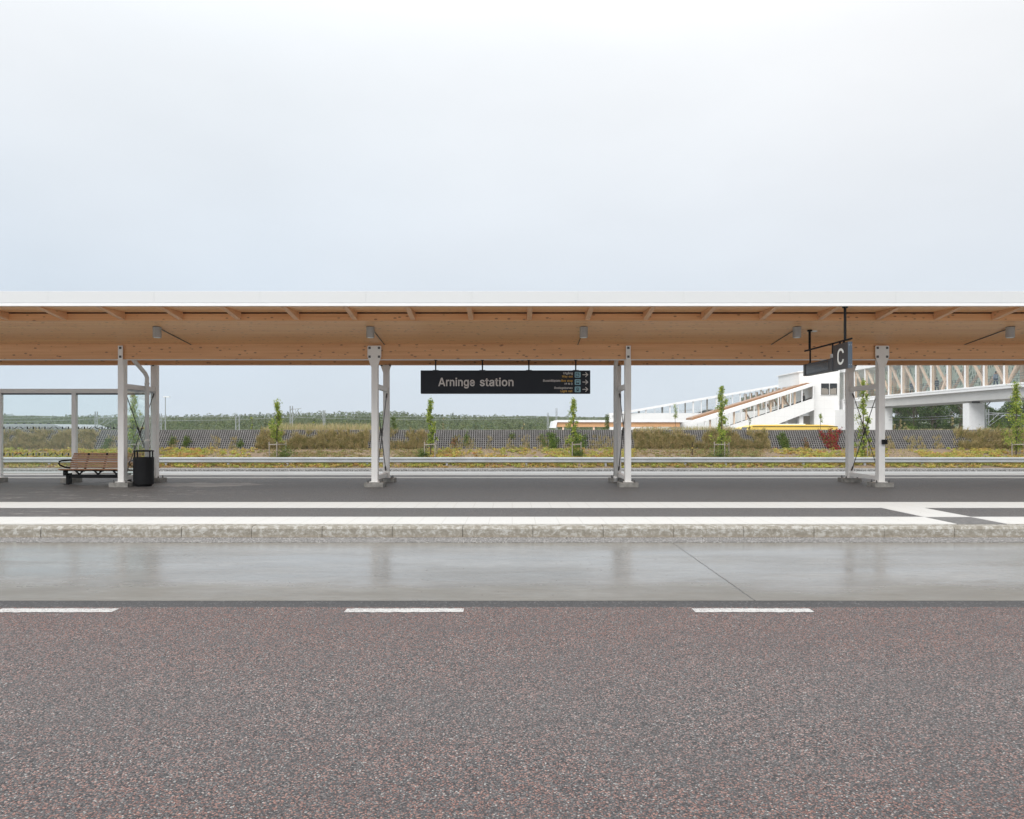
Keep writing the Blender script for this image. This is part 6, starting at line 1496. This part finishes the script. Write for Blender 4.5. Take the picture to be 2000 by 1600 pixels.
for a, b_, h_ in ((4.6, 8.0, .10), (2.6, 4.2, .03)):
    m = MB(); m.box(a, b_, .5, 2.05, ZB - .01, ZB + h_); part('roof_pod', m, 'bright', bus, .04)
for wx in (2.3, BL - 3.2):
    m = MB(); m.tube([(wx, -.02, .35 + .12), (wx, .3, .35 + .12)], .48, 20); wh = part('wheel', m, 'tyre', bus)
    m = MB(); m.tube([(wx, -.04, .47), (wx, -.01, .47)], .26, 16); part('rim', m, 'galv', wh)
m = MB(); m.box(.05, .12, .1, .5, .6, .8); part('headlight', m, 'txt_white', bus)
m = MB(); m.box(.05, .12, 2.0, 2.4, .6, .8); part('headlight', m, 'txt_white', bus)
b2 = copy_tree(bus); b2.location = (PX(1438, 99), 99, -.95)
b2['label'] = 'second yellow bus mostly hidden behind the first, only its front showing at the left'
# car-park surface under the buses
m = MB(); m.box(PX(1000, 94), PX(2100, 94), 60, 128, -1.3, -.80 - .16); struct('bus_yard', m, 'verge_gravel')
bus.location.z = -.75

# ------------------------------------------------------------------ people
def skin_chain(name, mat, verts, edges, radii, parent, sub=1):
    me = bpy.data.meshes.new(name); me.from_pydata(verts, edges, []); me.materials.append(M[mat])
    o = bpy.data.objects.new(name, me); COL.objects.link(o); o.parent = parent
    o.modifiers.new('skin', 'SKIN')
    for i, r in enumerate(radii):
        rr_ = r if isinstance(r, tuple) else (r, r); me.skin_vertices[0].data[i].radius = rr_
    me.skin_vertices[0].data[0].use_root = True
    s = o.modifiers.new('sub', 'SUBSURF'); s.levels = sub; s.render_levels = sub
    return o
def person(label, loc, rz, top, bottom, stride=.22, arm=.1, s=1.0):
    t = thing('person', label, 'person', loc, None, rz)
    # faces +X in its own space
    hip = .93
    V = [(0, 0, hip), (0, 0, 1.12), (0.01, 0, 1.32), (0.01, 0, 1.44), (.02, 0, 1.53), (.03, 0, 1.62), (.03, 0, 1.70), (.02, 0, 1.745),
         (0, .10, .90), (stride * .45, .10, .50), (stride * .6, .10, .08), (stride * .6 + .14, .10, .04),
         (0, -.10, .90), (-stride * .25, -.10, .50), (-stride * .9, -.10, .09), (-stride * .9 + .14, -.10, .04),
         (0, .19, 1.40), (-arm * .5, .24, 1.14), (arm, .24, .92), (arm + .05, .24, .84),
         (0, -.19, 1.40), (arm * .6, -.24, 1.14), (arm * 2.2, -.23, .95), (arm * 2.2 + .06, -.23, .88)]
    E = [(0, 1), (1, 2), (2, 3), (3, 4), (4, 5), (5, 6), (6, 7), (0, 8), (8, 9), (9, 10), (10, 11), (0, 12), (12, 13), (13, 14), (14, 15), (3, 16), (16, 17), (17, 18), (18, 19), (3, 20), (20, 21), (21, 22), (22, 23)]
    Rd = [(.10, .14), (.10, .13), (.11, .15), (.08, .12), .05, (.085, .07), (.09, .075), .05, .08, .055, .04, .035, .08, .055, .04, .035, .05, .038, .03, .03, .05, .038, .03, .03]
    skin_chain('body', 'skin', V, E, Rd, t)
    skin_chain('jacket', top, [V[0], V[1], V[2], V[3], V[16], V[17], V[18], V[20], V[21], V[22]], [(0, 1), (1, 2), (2, 3), (3, 4), (4, 5), (5, 6), (3, 7), (7, 8), (8, 9)],
               [(.15, .20), (.15, .195), (.15, .21), (.10, .15), .085, .07, .055, .085, .07, .055], t)
    skin_chain('trousers', bottom, [V[0], V[8], V[9], V[10], V[12], V[13], V[14]], [(0, 1), (1, 2), (2, 3), (0, 4), (4, 5), (5, 6)], [(.14, .18), .115, .09, .075, .115, .09, .075], t)
    m = MB(); m.lathe(.01, 0, [(.06, 1.60), (.1, 1.66), (.1, 1.72), (.075, 1.775), (.02, 1.80)], 12, 1, .85); part('hair', m, 'hair', t, 0, True)
    t.scale = (s, s, s)
    return t
fl = ZL
person('person in pale blue top and dark trousers walking on the footbridge, rightmost', (XB + 1.6, F * (XB + 1.6) / 945, fl - .12), R(90), 'cl_blue', 'cl_navy', .3, .12)
person('person in dark navy clothes on the footbridge, second bay from the tree', (XB + 1.4, F * (XB + 1.4) / 781, fl - .05), R(-90), 'cl_navy', 'cl_dark')
person('person in black coat behind a timber strut on the footbridge', (XB + 1.4, F * (XB + 1.4) / 830, fl - .05), R(90), 'cl_dark', 'cl_dark')
person('person in dark clothes near the top of the glazed stairs', (PX(1570, 113.6), 113.6, PZ(790, 113.6)), R(180), 'cl_dark', 'cl_dark', .2, .1, .95)
person('person in dark clothes halfway up the glazed stairs', (PX(1527, 113.6), 113.6, PZ(806, 113.6)), R(180), 'cl_navy', 'cl_dark', .2, .1, .95)

# ------------------------------------------------------------------ haze
m = MB(); m.box(-1900, 1900, -80, 2300, -2.3, 24)
hz = part('haze', m, None); tag(hz, kind='stuff')
hm = bpy.data.materials.new('haze_air'); hm.use_nodes = True; hn = hm.node_tree; hn.nodes.clear()
ho = hn.nodes.new('ShaderNodeOutputMaterial'); pv = hn.nodes.new('ShaderNodeVolumePrincipled')
pv.inputs['Color'].default_value = (.90, .94, 1, 1); pv.inputs['Density'].default_value = .00026
hn.links.new(pv.outputs[0], ho.inputs['Volume']); hz.data.materials.append(hm)
